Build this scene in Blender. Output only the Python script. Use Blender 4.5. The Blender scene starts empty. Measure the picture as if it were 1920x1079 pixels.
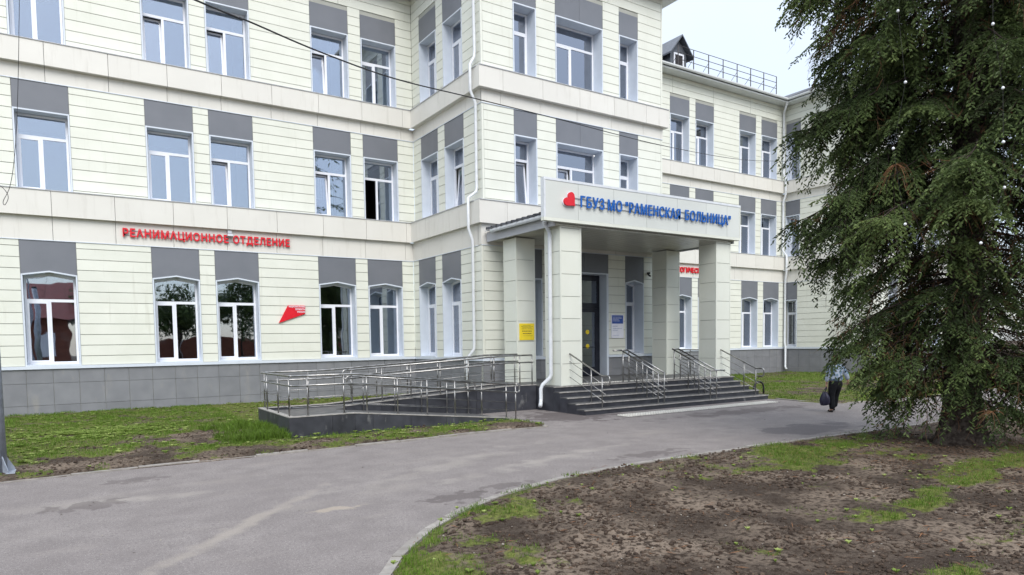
import bpy, math, random
import numpy as np
from mathutils import Matrix, Vector
R = math.radians
scene = bpy.context.scene
col = scene.collection
rng = np.random.default_rng(7)
random.seed(7)

# ------------------------------------------------------------------ camera
cam_d = bpy.data.cameras.new('camera')
cam = bpy.data.objects.new('camera', cam_d)
col.objects.link(cam)
FW = Vector((0.5465, 0.8355, -0.0577)).normalized()
RT = Vector((0.8364, -0.5480, -0.0133)).normalized()
UP = RT.cross(FW).normalized()
RT = FW.cross(UP).normalized()
cam.matrix_world = Matrix(((RT.x, UP.x, -FW.x, 0.0), (RT.y, UP.y, -FW.y, 0.0), (RT.z, UP.z, -FW.z, 2.15), (0, 0, 0, 1)))
cam_d.sensor_width = 36.0
cam_d.lens = 1278.14 / 1920 * 36.0
cam_d.shift_y = 174.46 / 1920
cam_d.clip_start = 0.05
cam_d.clip_end = 600
scene.camera = cam

# ------------------------------------------------------------------ world and sun
SUN_EL, SUN_AZ = R(44), R(200)      # azimuth measured from +y, clockwise
world = bpy.data.worlds.new('World')
scene.world = world
world.use_nodes = True
wt = world.node_tree
wt.nodes.clear()
wn = wt.nodes.new
wo = wn('ShaderNodeOutputWorld')
sky = wn('ShaderNodeTexSky'); sky.sky_type = 'NISHITA'; sky.sun_disc = False
sky.sun_elevation = SUN_EL; sky.sun_rotation = SUN_AZ
b1 = wn('ShaderNodeBackground'); b1.inputs[1].default_value = 0.05
wt.links.new(sky.outputs[0], b1.inputs[0])
# layer of even high cloud (brighter towards the zenith, as an overcast sky is)
geo = wn('ShaderNodeTexCoord'); sep = wn('ShaderNodeSeparateXYZ')
wt.links.new(geo.outputs['Generated'], sep.inputs[0])
mr = wn('ShaderNodeMapRange'); mr.inputs[1].default_value = 0.0; mr.inputs[2].default_value = 1.0
mr.inputs[3].default_value = 0.28; mr.inputs[4].default_value = 0.84
wt.links.new(sep.outputs[2], mr.inputs[0])
cn = wn('ShaderNodeTexNoise'); cn.inputs['Scale'].default_value = 2.2; cn.inputs['Detail'].default_value = 5
wt.links.new(geo.outputs['Generated'], cn.inputs['Vector'])
cm = wn('ShaderNodeMapRange'); cm.inputs[1].default_value = 0.3; cm.inputs[2].default_value = 0.7
cm.inputs[3].default_value = 0.965; cm.inputs[4].default_value = 1.035
wt.links.new(cn.outputs[0], cm.inputs[0])
mu = wn('ShaderNodeMath'); mu.operation = 'MULTIPLY'
wt.links.new(mr.outputs[0], mu.inputs[0]); wt.links.new(cm.outputs[0], mu.inputs[1])
b2 = wn('ShaderNodeBackground'); b2.inputs[0].default_value = (0.86, 0.915, 1.0, 1)
wt.links.new(mu.outputs[0], b2.inputs[1])
ad = wn('ShaderNodeAddShader')
wt.links.new(b1.outputs[0], ad.inputs[0]); wt.links.new(b2.outputs[0], ad.inputs[1])
wt.links.new(ad.outputs[0], wo.inputs[0])

sl = bpy.data.lights.new('sun', 'SUN'); sl.energy = 1.5; sl.angle = R(40); sl.color = (1.0, 0.965, 0.9)
sun = bpy.data.objects.new('sun', sl); col.objects.link(sun)
sdir = Vector((math.sin(SUN_AZ) * math.cos(SUN_EL), math.cos(SUN_AZ) * math.cos(SUN_EL), math.sin(SUN_EL)))
sun.rotation_euler = (-sdir).to_track_quat('-Z', 'Y').to_euler()
sun.location = (0, -10, 30)
vs = scene.view_settings
vs.view_transform = 'Standard'; vs.look = 'None'; vs.exposure = 0.88; vs.gamma = 1.0; vs.use_curve_mapping = False

# ------------------------------------------------------------------ materials
def new_mat(name, rough=0.6, spec=0.5, metal=0.0):
    m = bpy.data.materials.new(name); m.use_nodes = True
    nt = m.node_tree; b = nt.nodes['Principled BSDF']
    b.inputs['Roughness'].default_value = rough
    b.inputs['Specular IOR Level'].default_value = spec
    b.inputs['Metallic'].default_value = metal
    return m, nt, b
def noise_mat(name, c1, c2, scale=3.0, rough=0.6, spec=0.4, metal=0.0, bump=0.0, bscale=60.0, objvar=0.0, detail=6, r2=None, lo=0.35, hi=0.65):
    """two tones mixed by noise in world space, an optional per-object brightness step and fine relief"""
    m, nt, b = new_mat(name, rough, spec, metal)
    N, L = nt.nodes.new, nt.links.new
    g = N('ShaderNodeNewGeometry')
    n = N('ShaderNodeTexNoise'); n.inputs['Scale'].default_value = scale; n.inputs['Detail'].default_value = detail
    L(g.outputs['Position'], n.inputs['Vector'])
    r = N('ShaderNodeMapRange'); r.inputs[1].default_value = lo; r.inputs[2].default_value = hi
    L(n.outputs[0], r.inputs[0])
    x = N('ShaderNodeMix'); x.data_type = 'RGBA'
    x.inputs[6].default_value = (*c1, 1); x.inputs[7].default_value = (*c2, 1)
    L(r.outputs[0], x.inputs[0])
    out = x.outputs[2]
    if objvar:
        oi = N('ShaderNodeObjectInfo')
        q = N('ShaderNodeMapRange'); q.inputs[3].default_value = 1 - objvar; q.inputs[4].default_value = 1 + objvar
        L(oi.outputs['Random'], q.inputs[0])
        h = N('ShaderNodeHueSaturation'); L(out, h.inputs['Color']); L(q.outputs[0], h.inputs['Value'])
        out = h.outputs[0]
    L(out, b.inputs['Base Color'])
    if r2 is not None:
        rr = N('ShaderNodeMapRange'); rr.inputs[3].default_value = rough; rr.inputs[4].default_value = r2
        L(n.outputs[0], rr.inputs[0]); L(rr.outputs[0], b.inputs['Roughness'])
    if bump:
        n2 = N('ShaderNodeTexNoise'); n2.inputs['Scale'].default_value = bscale; n2.inputs['Detail'].default_value = 4
        L(g.outputs['Position'], n2.inputs['Vector'])
        bm = N('ShaderNodeBump'); bm.inputs['Strength'].default_value = bump; bm.inputs['Distance'].default_value = 0.02
        L(n2.outputs[0], bm.inputs['Height']); L(bm.outputs[0], b.inputs['Normal'])
    return m

M = {}
M['siding'] = noise_mat('cream_siding', (0.670, 0.683, 0.608), (0.708, 0.720, 0.648), 1.3, 0.45, 0.35, objvar=0.022, bump=0.05, bscale=9)
M['backing'] = noise_mat('siding_backing', (0.36, 0.365, 0.33), (0.40, 0.405, 0.365), 2, 0.8)
M['cornice'] = noise_mat('cornice_composite', (0.65, 0.635, 0.59), (0.68, 0.665, 0.62), 0.9, 0.4, 0.35, objvar=0.02, bump=0.03, bscale=6)
M['capping'] = noise_mat('capping_sheet', (0.40, 0.41, 0.43), (0.46, 0.47, 0.49), 4, 0.4)
M['spandrel'] = noise_mat('grey_spandrel', (0.150, 0.160, 0.182), (0.165, 0.174, 0.197), 1.5, 0.42, 0.4, objvar=0.04)
M['plinth'] = noise_mat('plinth_panel', (0.185, 0.19, 0.205), (0.215, 0.22, 0.235), 2.5, 0.4, 0.45, objvar=0.05, bump=0.04, bscale=20)
M['white'] = noise_mat('white_casing', (0.58, 0.63, 0.70), (0.62, 0.67, 0.74), 3, 0.4, 0.4)
M['pvc'] = noise_mat('white_pvc', (0.74, 0.76, 0.82), (0.78, 0.80, 0.85), 5, 0.3, 0.5)
M['column'] = noise_mat('column_panel', (0.67, 0.685, 0.605), (0.70, 0.715, 0.64), 1.2, 0.4, 0.4, objvar=0.025, bump=0.03, bscale=8)
M['fascia'] = noise_mat('fascia_panel', (0.59, 0.61, 0.575), (0.62, 0.64, 0.605), 0.8, 0.35, 0.45, objvar=0.02)
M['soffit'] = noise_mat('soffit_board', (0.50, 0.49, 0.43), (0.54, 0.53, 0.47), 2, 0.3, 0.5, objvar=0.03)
M['sheetgrey'] = noise_mat('grey_sheet', (0.42, 0.43, 0.46), (0.48, 0.49, 0.52), 2, 0.4)
M['pipe'] = noise_mat('white_pipe', (0.60, 0.63, 0.66), (0.68, 0.70, 0.73), 6, 0.3)
M['eave'] = noise_mat('white_eave', (0.62, 0.64, 0.64), (0.68, 0.70, 0.70), 2, 0.4)
M['rooftile'] = noise_mat('dark_metal_tile', (0.028, 0.030, 0.036), (0.05, 0.052, 0.06), 5, 0.45)
M['dormer'] = noise_mat('dormer_sheet', (0.075, 0.085, 0.10), (0.12, 0.13, 0.15), 6, 0.4)
M['railpaint'] = noise_mat('roof_rail_paint', (0.03, 0.028, 0.028), (0.06, 0.05, 0.05), 9, 0.5)
M['steel'] = noise_mat('stainless_steel', (0.24, 0.235, 0.225), (0.42, 0.41, 0.40), 7, 0.24, 0.5, 1.0, r2=0.42)
M['granite'] = noise_mat('dark_granite', (0.026, 0.027, 0.034), (0.044, 0.046, 0.056), 3.5, 0.34, 0.5, objvar=0.16, r2=0.6)
M['granite_top'] = noise_mat('granite_tread', (0.065, 0.065, 0.068), (0.105, 0.103, 0.10), 5, 0.5, 0.4, objvar=0.08)
M['nosing'] = noise_mat('pale_nosing', (0.25, 0.24, 0.225), (0.38, 0.36, 0.34), 8, 0.45)
M['dark'] = noise_mat('dark_door_frame', (0.012, 0.014, 0.022), (0.018, 0.02, 0.03), 5, 0.3)
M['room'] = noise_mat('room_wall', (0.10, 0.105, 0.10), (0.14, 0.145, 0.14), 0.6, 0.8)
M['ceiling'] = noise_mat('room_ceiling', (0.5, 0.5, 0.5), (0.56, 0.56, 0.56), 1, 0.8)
M['curtain'] = noise_mat('teal_blind', (0.24, 0.315, 0.32), (0.29, 0.365, 0.365), 8, 0.8)
M['drape'] = noise_mat('white_drape', (0.50, 0.52, 0.52), (0.62, 0.64, 0.64), 10, 0.8)
M['red'] = noise_mat('red_letter', (0.62, 0.010, 0.022), (0.68, 0.014, 0.028), 5, 0.35)
M['blue'] = noise_mat('blue_letter', (0.006, 0.10, 0.40), (0.010, 0.12, 0.46), 5, 0.3)
M['yellow'] = noise_mat('yellow_plate', (0.80, 0.60, 0.02), (0.86, 0.66, 0.03), 5, 0.4)
M['signwhite'] = noise_mat('sign_white', (0.72, 0.73, 0.82), (0.78, 0.79, 0.86), 5, 0.4)
M['signblue'] = noise_mat('sign_blue', (0.03, 0.08, 0.33), (0.04, 0.10, 0.38), 5, 0.4)
M['ink'] = noise_mat('sign_ink', (0.10, 0.08, 0.02), (0.14, 0.11, 0.03), 5, 0.5)
M['inkblue'] = noise_mat('sign_ink_blue', (0.20, 0.24, 0.42), (0.24, 0.28, 0.46), 5, 0.5)
M['galv'] = noise_mat('galvanised_steel', (0.30, 0.33, 0.39), (0.42, 0.46, 0.53), 9, 0.42, 0.5, 0.35, r2=0.6)
M['cable'] = noise_mat('black_cable', (0.015, 0.015, 0.017), (0.03, 0.03, 0.032), 9, 0.6)
M['kerb'] = noise_mat('kerb_concrete', (0.24, 0.22, 0.20), (0.33, 0.31, 0.285), 6, 0.85, 0.2, objvar=0.10, bump=0.4, bscale=70)
M['tactile'] = noise_mat('tactile_tile', (0.20, 0.19, 0.18), (0.28, 0.27, 0.25), 6, 0.6)
M['stud'] = noise_mat('tactile_stud', (0.60, 0.58, 0.53), (0.72, 0.70, 0.64), 6, 0.6)
M['bark'] = noise_mat('spruce_bark', (0.028, 0.021, 0.017), (0.085, 0.070, 0.060), 14, 0.9, 0.1, bump=0.9, bscale=24)
M['twig'] = noise_mat('dead_twig', (0.13, 0.065, 0.035), (0.22, 0.115, 0.06), 12, 0.9, 0.1)
M['bulb'] = noise_mat('white_bulb', (0.8, 0.82, 0.85), (0.85, 0.87, 0.9), 5, 0.3)
M['brick'] = noise_mat('far_brick', (0.16, 0.055, 0.035), (0.22, 0.08, 0.05), 3, 0.8)
M['redroof'] = noise_mat('far_red_roof', (0.15, 0.02, 0.02), (0.20, 0.03, 0.03), 3, 0.6)
M['skin'] = noise_mat('skin', (0.45, 0.25, 0.18), (0.5, 0.28, 0.2), 9, 0.6)
M['hair'] = noise_mat('auburn_hair', (0.20, 0.055, 0.02), (0.36, 0.12, 0.05), 30, 0.6)
M['trousers'] = noise_mat('black_cloth', (0.008, 0.008, 0.010), (0.014, 0.014, 0.017), 20, 0.85, 0.2)
M['shoe'] = noise_mat('black_shoe', (0.008, 0.008, 0.008), (0.015, 0.013, 0.013), 20, 0.4)
M['bag'] = noise_mat('navy_bag', (0.010, 0.009, 0.022), (0.025, 0.022, 0.05), 14, 0.4)
M['soilclod'] = noise_mat('soil_clod', (0.028, 0.020, 0.016), (0.12, 0.088, 0.066), 5, 0.95, 0.1, bump=0.6, bscale=60, lo=0.3, hi=0.7)
M['pebble'] = noise_mat('pale_pebble', (0.18, 0.16, 0.14), (0.34, 0.31, 0.27), 30, 0.8, 0.2)

def add_stain(m, colour, scale, lo, hi, stretch):
    nt = m.node_tree; N, L = nt.nodes.new, nt.links.new; b = nt.nodes['Principled BSDF']
    src = b.inputs['Base Color'].links[0].from_socket
    g = N('ShaderNodeNewGeometry'); mp = N('ShaderNodeMapping'); mp.inputs['Scale'].default_value = stretch
    L(g.outputs['Position'], mp.inputs['Vector'])
    n = N('ShaderNodeTexNoise'); n.inputs['Scale'].default_value = scale; n.inputs['Detail'].default_value = 8; n.inputs['Roughness'].default_value = 0.65
    L(mp.outputs[0], n.inputs['Vector'])
    r = N('ShaderNodeMapRange'); r.inputs[1].default_value = lo; r.inputs[2].default_value = hi; L(n.outputs[0], r.inputs[0])
    x = N('ShaderNodeMix'); x.data_type = 'RGBA'; L(r.outputs[0], x.inputs[0]); L(src, x.inputs[6]); x.inputs[7].default_value = (*colour, 1)
    L(x.outputs[2], b.inputs['Base Color'])
add_stain(M['granite'], (0.20, 0.20, 0.20), 2.6, 0.62, 0.74, (1, 1, 0.45))
add_stain(M['granite_top'], (0.24, 0.235, 0.22), 3.0, 0.60, 0.80, (1, 1, 1))
add_stain(M['galv'], (0.62, 0.64, 0.66), 7.0, 0.66, 0.70, (1, 1, 0.7))
add_stain(M['siding'], (0.50, 0.50, 0.42), 1.6, 0.58, 0.95, (3.0, 3.0, 0.25))
add_stain(M['cornice'], (0.46, 0.44, 0.39), 1.8, 0.56, 0.95, (3.0, 3.0, 0.30))
add_stain(M['plinth'], (0.28, 0.27, 0.25), 2.0, 0.58, 0.85, (1.5, 1.5, 0.5))
def flower_mat():
    m, nt, b = new_mat('floral_blouse', 0.8, 0.2)
    N, L = nt.nodes.new, nt.links.new
    tc = N('ShaderNodeNewGeometry')
    v = N('ShaderNodeTexVoronoi'); v.inputs['Scale'].default_value = 13; L(tc.outputs['Position'], v.inputs['Vector'])
    cr = N('ShaderNodeValToRGB'); L(v.outputs['Color'], cr.inputs[0])
    e = cr.color_ramp.elements; e[0].color = (0.42, 0.47, 0.55, 1); e[0].position = 0.5; e[1].color = (0.06, 0.09, 0.15, 1); e[1].position = 0.62
    x = cr.color_ramp.elements.new(0.8); x.color = (0.17, 0.25, 0.33, 1)
    L(cr.outputs[0], b.inputs['Base Color'])
    return m
M['blouse'] = flower_mat()

def glass_mat():
    m = bpy.data.materials.new('window_glass'); m.use_nodes = True
    nt = m.node_tree; nt.nodes.clear(); N, L = nt.nodes.new, nt.links.new
    o = N('ShaderNodeOutputMaterial'); gl = N('ShaderNodeBsdfGlossy'); tr = N('ShaderNodeBsdfTransparent')
    gl.inputs['Roughness'].default_value = 0.015; gl.inputs['Color'].default_value = (0.82, 0.88, 1.0, 1)
    tr.inputs['Color'].default_value = (0.70, 0.76, 0.76, 1)
    g = N('ShaderNodeNewGeometry'); n = N('ShaderNodeTexNoise'); n.inputs['Scale'].default_value = 1.4; n.inputs['Detail'].default_value = 1
    L(g.outputs['Position'], n.inputs['Vector'])
    bm = N('ShaderNodeBump'); bm.inputs['Strength'].default_value = 0.05; bm.inputs['Distance'].default_value = 0.05
    L(n.outputs[0], bm.inputs['Height']); L(bm.outputs[0], gl.inputs['Normal'])
    fr = N('ShaderNodeFresnel'); fr.inputs[0].default_value = 1.9
    mp = N('ShaderNodeMapRange'); mp.inputs[1].default_value = 0; mp.inputs[2].default_value = 1; mp.inputs[3].default_value = 0.27; mp.inputs[4].default_value = 1
    L(fr.outputs[0], mp.inputs[0])
    mx = N('ShaderNodeMixShader'); L(mp.outputs[0], mx.inputs[0]); L(tr.outputs[0], mx.inputs[1]); L(gl.outputs[0], mx.inputs[2])
    L(mx.outputs[0], o.inputs[0])
    return m
M['glass'] = glass_mat()
def lamp_mat():
    m, nt, b = new_mat('ceiling_lamp', 0.5)
    b.inputs['Base Color'].default_value = (0.9, 0.9, 0.9, 1)
    b.inputs['Emission Color'].default_value = (1, 0.97, 0.9, 1); b.inputs['Emission Strength'].default_value = 7.0
    return m
M['lamp'] = lamp_mat()

def attr_mat(name, attr, ramp, rough=0.7, spec=0.25, trans=0.0, nscale=0.7, namount=0.35):
    """leaf colour picked by a per-leaf random number, shifted by slow noise"""
    m, nt, b = new_mat(name, rough, spec)
    N, L = nt.nodes.new, nt.links.new
    a = N('ShaderNodeAttribute'); a.attribute_name = attr
    g = N('ShaderNodeNewGeometry'); n = N('ShaderNodeTexNoise'); n.inputs['Scale'].default_value = nscale; n.inputs['Detail'].default_value = 3
    L(g.outputs['Position'], n.inputs['Vector'])
    s = N('ShaderNodeMath'); s.operation = 'MULTIPLY_ADD'; s.inputs[1].default_value = namount * 2; s.inputs[2].default_value = -namount
    L(n.outputs[0], s.inputs[0])
    ad_ = N('ShaderNodeMath'); ad_.operation = 'ADD'; L(a.outputs['Fac'], ad_.inputs[0]); L(s.outputs[0], ad_.inputs[1])
    cr = N('ShaderNodeValToRGB'); L(ad_.outputs[0], cr.inputs[0])
    el = cr.color_ramp.elements
    el[0].position, el[0].color = ramp[0][0], (*ramp[0][1], 1)
    el[1].position, el[1].color = ramp[-1][0], (*ramp[-1][1], 1)
    for p_, c_ in ramp[1:-1]:
        q = el.new(p_); q.color = (*c_, 1)
    L(cr.outputs[0], b.inputs['Base Color'])
    if trans:
        t = N('ShaderNodeBsdfTranslucent'); L(cr.outputs[0], t.inputs['Color'])
        mx = N('ShaderNodeMixShader'); mx.inputs[0].default_value = trans
        o = nt.nodes['Material Output']
        L(b.outputs[0], mx.inputs[1]); L(t.outputs[0], mx.inputs[2]); L(mx.outputs[0], o.inputs[0])
    return m
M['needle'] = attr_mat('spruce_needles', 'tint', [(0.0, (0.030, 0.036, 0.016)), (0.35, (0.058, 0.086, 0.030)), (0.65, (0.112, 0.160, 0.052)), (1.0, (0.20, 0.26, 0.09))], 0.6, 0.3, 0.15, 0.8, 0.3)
M['grass'] = attr_mat('grass_blades', 'tint', [(0.0, (0.050, 0.070, 0.014)), (0.4, (0.085, 0.145, 0.018)), (0.75, (0.13, 0.235, 0.024)), (1.0, (0.24, 0.30, 0.08))], 0.6, 0.25, 0.3, 0.5, 0.3)
M['weed'] = attr_mat('weed_leaves', 'tint', [(0.0, (0.12, 0.17, 0.03)), (0.5, (0.21, 0.29, 0.06)), (1.0, (0.34, 0.40, 0.13))], 0.6, 0.25, 0.25, 0.5, 0.2)
M['treeleaf'] = attr_mat('far_leaves', 'tint', [(0.0, (0.03, 0.05, 0.015)), (1.0, (0.08, 0.12, 0.03))], 0.6, 0.25, 0.2)

# ------------------------------------------------------------------ mesh helpers
class MB:
    def __init__(s): s.v = []; s.f = []
    def box(s, x0, x1, y0, y1, z0, z1):
        b = len(s.v)
        s.v += [(x0, y0, z0), (x1, y0, z0), (x1, y1, z0), (x0, y1, z0), (x0, y0, z1), (x1, y0, z1), (x1, y1, z1), (x0, y1, z1)]
        s.f += [tuple(b + i for i in q) for q in ((0, 3, 2, 1), (4, 5, 6, 7), (0, 1, 5, 4), (1, 2, 6, 5), (2, 3, 7, 6), (3, 0, 4, 7))]
        return s
    def poly(s, pts, faces):
        b = len(s.v); s.v += [tuple(p) for p in pts]; s.f += [tuple(b + i for i in f) for f in faces]; return s
    def prism(s, prof, a0, a1, axis='x'):
        """profile of (p, q) pairs extruded from a0 to a1 along the axis"""
        n = len(prof); b = len(s.v)
        for a in (a0, a1):
            for p, q in prof:
                s.v.append((a, p, q) if axis == 'x' else ((p, a, q) if axis == 'y' else (p, q, a)))
        s.f.append(tuple(b + i for i in range(n))[::-1]); s.f.append(tuple(b + n + i for i in range(n)))
        for i in range(n):
            j = (i + 1) % n
            s.f.append((b + i, b + j, b + n + j, b + n + i))
        return s
    def tube(s, pts, r, n=8, caps=True):
        pts = [Vector(p) for p in pts]; b = len(s.v); rs = r if isinstance(r, (list, tuple)) else [r] * len(pts)
        up = None
        for i, p in enumerate(pts):
            d = (pts[min(i + 1, len(pts) - 1)] - pts[max(i - 1, 0)]).normalized()
            if up is None:
                up = Vector((0, 0, 1)) if abs(d.z) < 0.9 else Vector((1, 0, 0))
            a = d.cross(up).normalized(); c = a.cross(d).normalized(); up = c
            for k in range(n):
                t = 2 * math.pi * k / n
                s.v.append(tuple(p + (a * math.cos(t) + c * math.sin(t)) * rs[i]))
        for i in range(len(pts) - 1):
            for k in range(n):
                k2 = (k + 1) % n
                s.f.append((b + i * n + k, b + i * n + k2, b + (i + 1) * n + k2, b + (i + 1) * n + k))
        if caps:
            s.f.append(tuple(b + k for k in range(n))[::-1]); s.f.append(tuple(b + (len(pts) - 1) * n + k for k in range(n)))
        return s
    def mesh(s, name, mat, smooth=False):
        me = bpy.data.meshes.new(name); me.from_pydata(s.v, [], s.f)
        if smooth: me.polygons.foreach_set('use_smooth', [True] * len(me.polygons))
        me.materials.append(M[mat]); me.update(); return me

def link(name, me, parent=None, loc=None, rz=0.0, world_loc=True):
    o = bpy.data.objects.new(name, me); col.objects.link(o)
    l = Vector(loc) if loc is not None else Vector((0, 0, 0))
    if parent is not None:
        o.parent = parent
        if world_loc:
            l = l - (ROOTLOC.get(parent.name, Vector((0, 0, 0))))
    o.location = l
    if rz: o.rotation_euler = (0, 0, rz)
    return o
ROOTLOC = {}
def thing(name, label, cat, loc, group=None, kind=None):
    o = bpy.data.objects.new(name, None); col.objects.link(o)
    o.location = loc; o.empty_display_size = 0.3
    o['label'] = label; o['category'] = cat
    if group: o['group'] = group
    if kind: o['kind'] = kind
    ROOTLOC[o.name] = Vector(loc)
    return o
def tag(o, label, cat, group=None, kind=None):
    o['label'] = label; o['category'] = cat
    if group: o['group'] = group
    if kind: o['kind'] = kind
    return o
_cache = {}
def boxmesh(w, d, h, mat):
    """box 0..w, 0..d, 0..h, shared between alike pieces"""
    k = (round(w, 3), round(d, 3), round(h, 3), mat)
    if k not in _cache:
        _cache[k] = MB().box(0, w, 0, d, 0, h).mesh('box_' + mat, mat)
    return _cache[k]
def wbox(name, x0, x1, y0, y1, z0, z1, mat, parent=None, kind=None):
    o = link(name, boxmesh(x1 - x0, y1 - y0, z1 - z0, mat), parent, (x0, y0, z0))
    if kind: o['kind'] = kind
    return o
def bulk(name, verts, faces_idx, nper, mat, parent=None, tint=None, smooth=False):
    """big mesh from numpy: verts (n,3), faces (m,nper)"""
    me = bpy.data.meshes.new(name)
    nv, nf = len(verts), len(faces_idx)
    me.vertices.add(nv); me.vertices.foreach_set('co', np.ascontiguousarray(verts, dtype=np.float32).ravel())
    me.loops.add(nf * nper); me.loops.foreach_set('vertex_index', np.ascontiguousarray(faces_idx, dtype=np.int32).ravel())
    me.polygons.add(nf); me.polygons.foreach_set('loop_start', np.arange(0, nf * nper, nper, dtype=np.int32))
    me.polygons.foreach_set('loop_total', np.full(nf, nper, dtype=np.int32))
    if smooth: me.polygons.foreach_set('use_smooth', np.ones(nf, dtype=bool))
    me.update(calc_edges=True)
    if tint is not None:
        at = me.attributes.new('tint', 'FLOAT', 'POINT'); at.data.foreach_set('value', np.ascontiguousarray(tint, dtype=np.float32))
    me.materials.append(M[mat])
    return link(name, me, parent, world_loc=False)

# ------------------------------------------------------------------ value noise for the terrain
def vnoise(x, y, seed=0, octaves=4, freq=1.0):
    out = np.zeros_like(x, dtype=float); amp = 1.0; tot = 0
    for o_ in range(octaves):
        r_ = np.random.default_rng(seed * 31 + o_); tab = r_.random((256, 256))
        fx, fy = x * freq, y * freq
        xi, yi = np.floor(fx).astype(int), np.floor(fy).astype(int)
        tx, ty = fx - xi, fy - yi
        tx = tx * tx * (3 - 2 * tx); ty = ty * ty * (3 - 2 * ty)
        g = lambda a, b: tab[a % 256, b % 256]
        out += amp * ((g(xi, yi) * (1 - tx) + g(xi + 1, yi) * tx) * (1 - ty) + (g(xi, yi + 1) * (1 - tx) + g(xi + 1, yi + 1) * tx) * ty)
        tot += amp; amp *= 0.5; freq *= 2.03
    return out / tot

# kerb lines of the path (plan)
KERB_R = [(1.15, -9.0), (1.2, -3.0), (1.35, 2.0), (1.6, 4.0), (2.0, 5.05), (2.44, 5.81), (2.8, 6.31), (3.47, 6.97), (4.11, 7.43), (5.0, 7.90), (6.07, 8.24), (7.0, 8.43), (8.21, 8.52), (9.45, 8.50), (11.0, 8.50), (12.55, 8.48), (15.03, 8.30), (19.0, 8.2), (26.0, 8.2), (42.0, 8.2)]
KERB_L = [(-14.0, 13.2), (-6.0, 13.3), (-0.96, 13.42), (0.84, 13.56), (2.98, 13.56), (5.8, 13.60), (8.4, 13.76), (9.99, 13.66)]
KERB_F = [(20.75, 14.9), (20.5, 13.3), (20.9, 12.5), (22.2, 12.1), (26.0, 12.0), (37.0, 12.0), (60.0, 12.0)]
def interp(line, x):
    a = np.array(line); return np.interp(x, a[:, 0], a[:, 1])

# ================================================================== THE BUILDING
BLD = thing('hospital_building', 'cream panelled three storey hospital building with grey window panels and white window casings', 'building', (16.8, 26.24, 0))

class Wall:
    def __init__(s, ox, oy, a):
        s.ox, s.oy, s.a = ox, oy, a; s.c, s.s_ = math.cos(a), math.sin(a)
    def w(s, x, d, z): return (s.ox + s.c * x - s.s_ * d, s.oy + s.s_ * x + s.c * d, z)
    def put(s, name, me, x, d, z, parent=BLD):
        return link(name, me, parent, s.w(x, d, z), s.a)
    def box(s, name, x0, x1, d0, d1, z0, z1, mat, parent=BLD):
        return s.put(name, boxmesh(x1 - x0, d1 - d0, z1 - z0, mat), x0, d0, z0, parent)
YF, YR = 26.24, 20.70
XC, XR, X3, X4 = 12.43, 21.17, 37.26, 46.0
F1 = Wall(0, YF, 0); W1 = Wall(XC, YF, -math.pi / 2); F2 = Wall(0, YR, 0); E1 = Wall(XR, YR, math.pi / 2)
F3 = Wall(0, YF, 0); W2 = Wall(X3, YF, -math.pi / 2); F4 = Wall(0, YR, 0)

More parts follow.
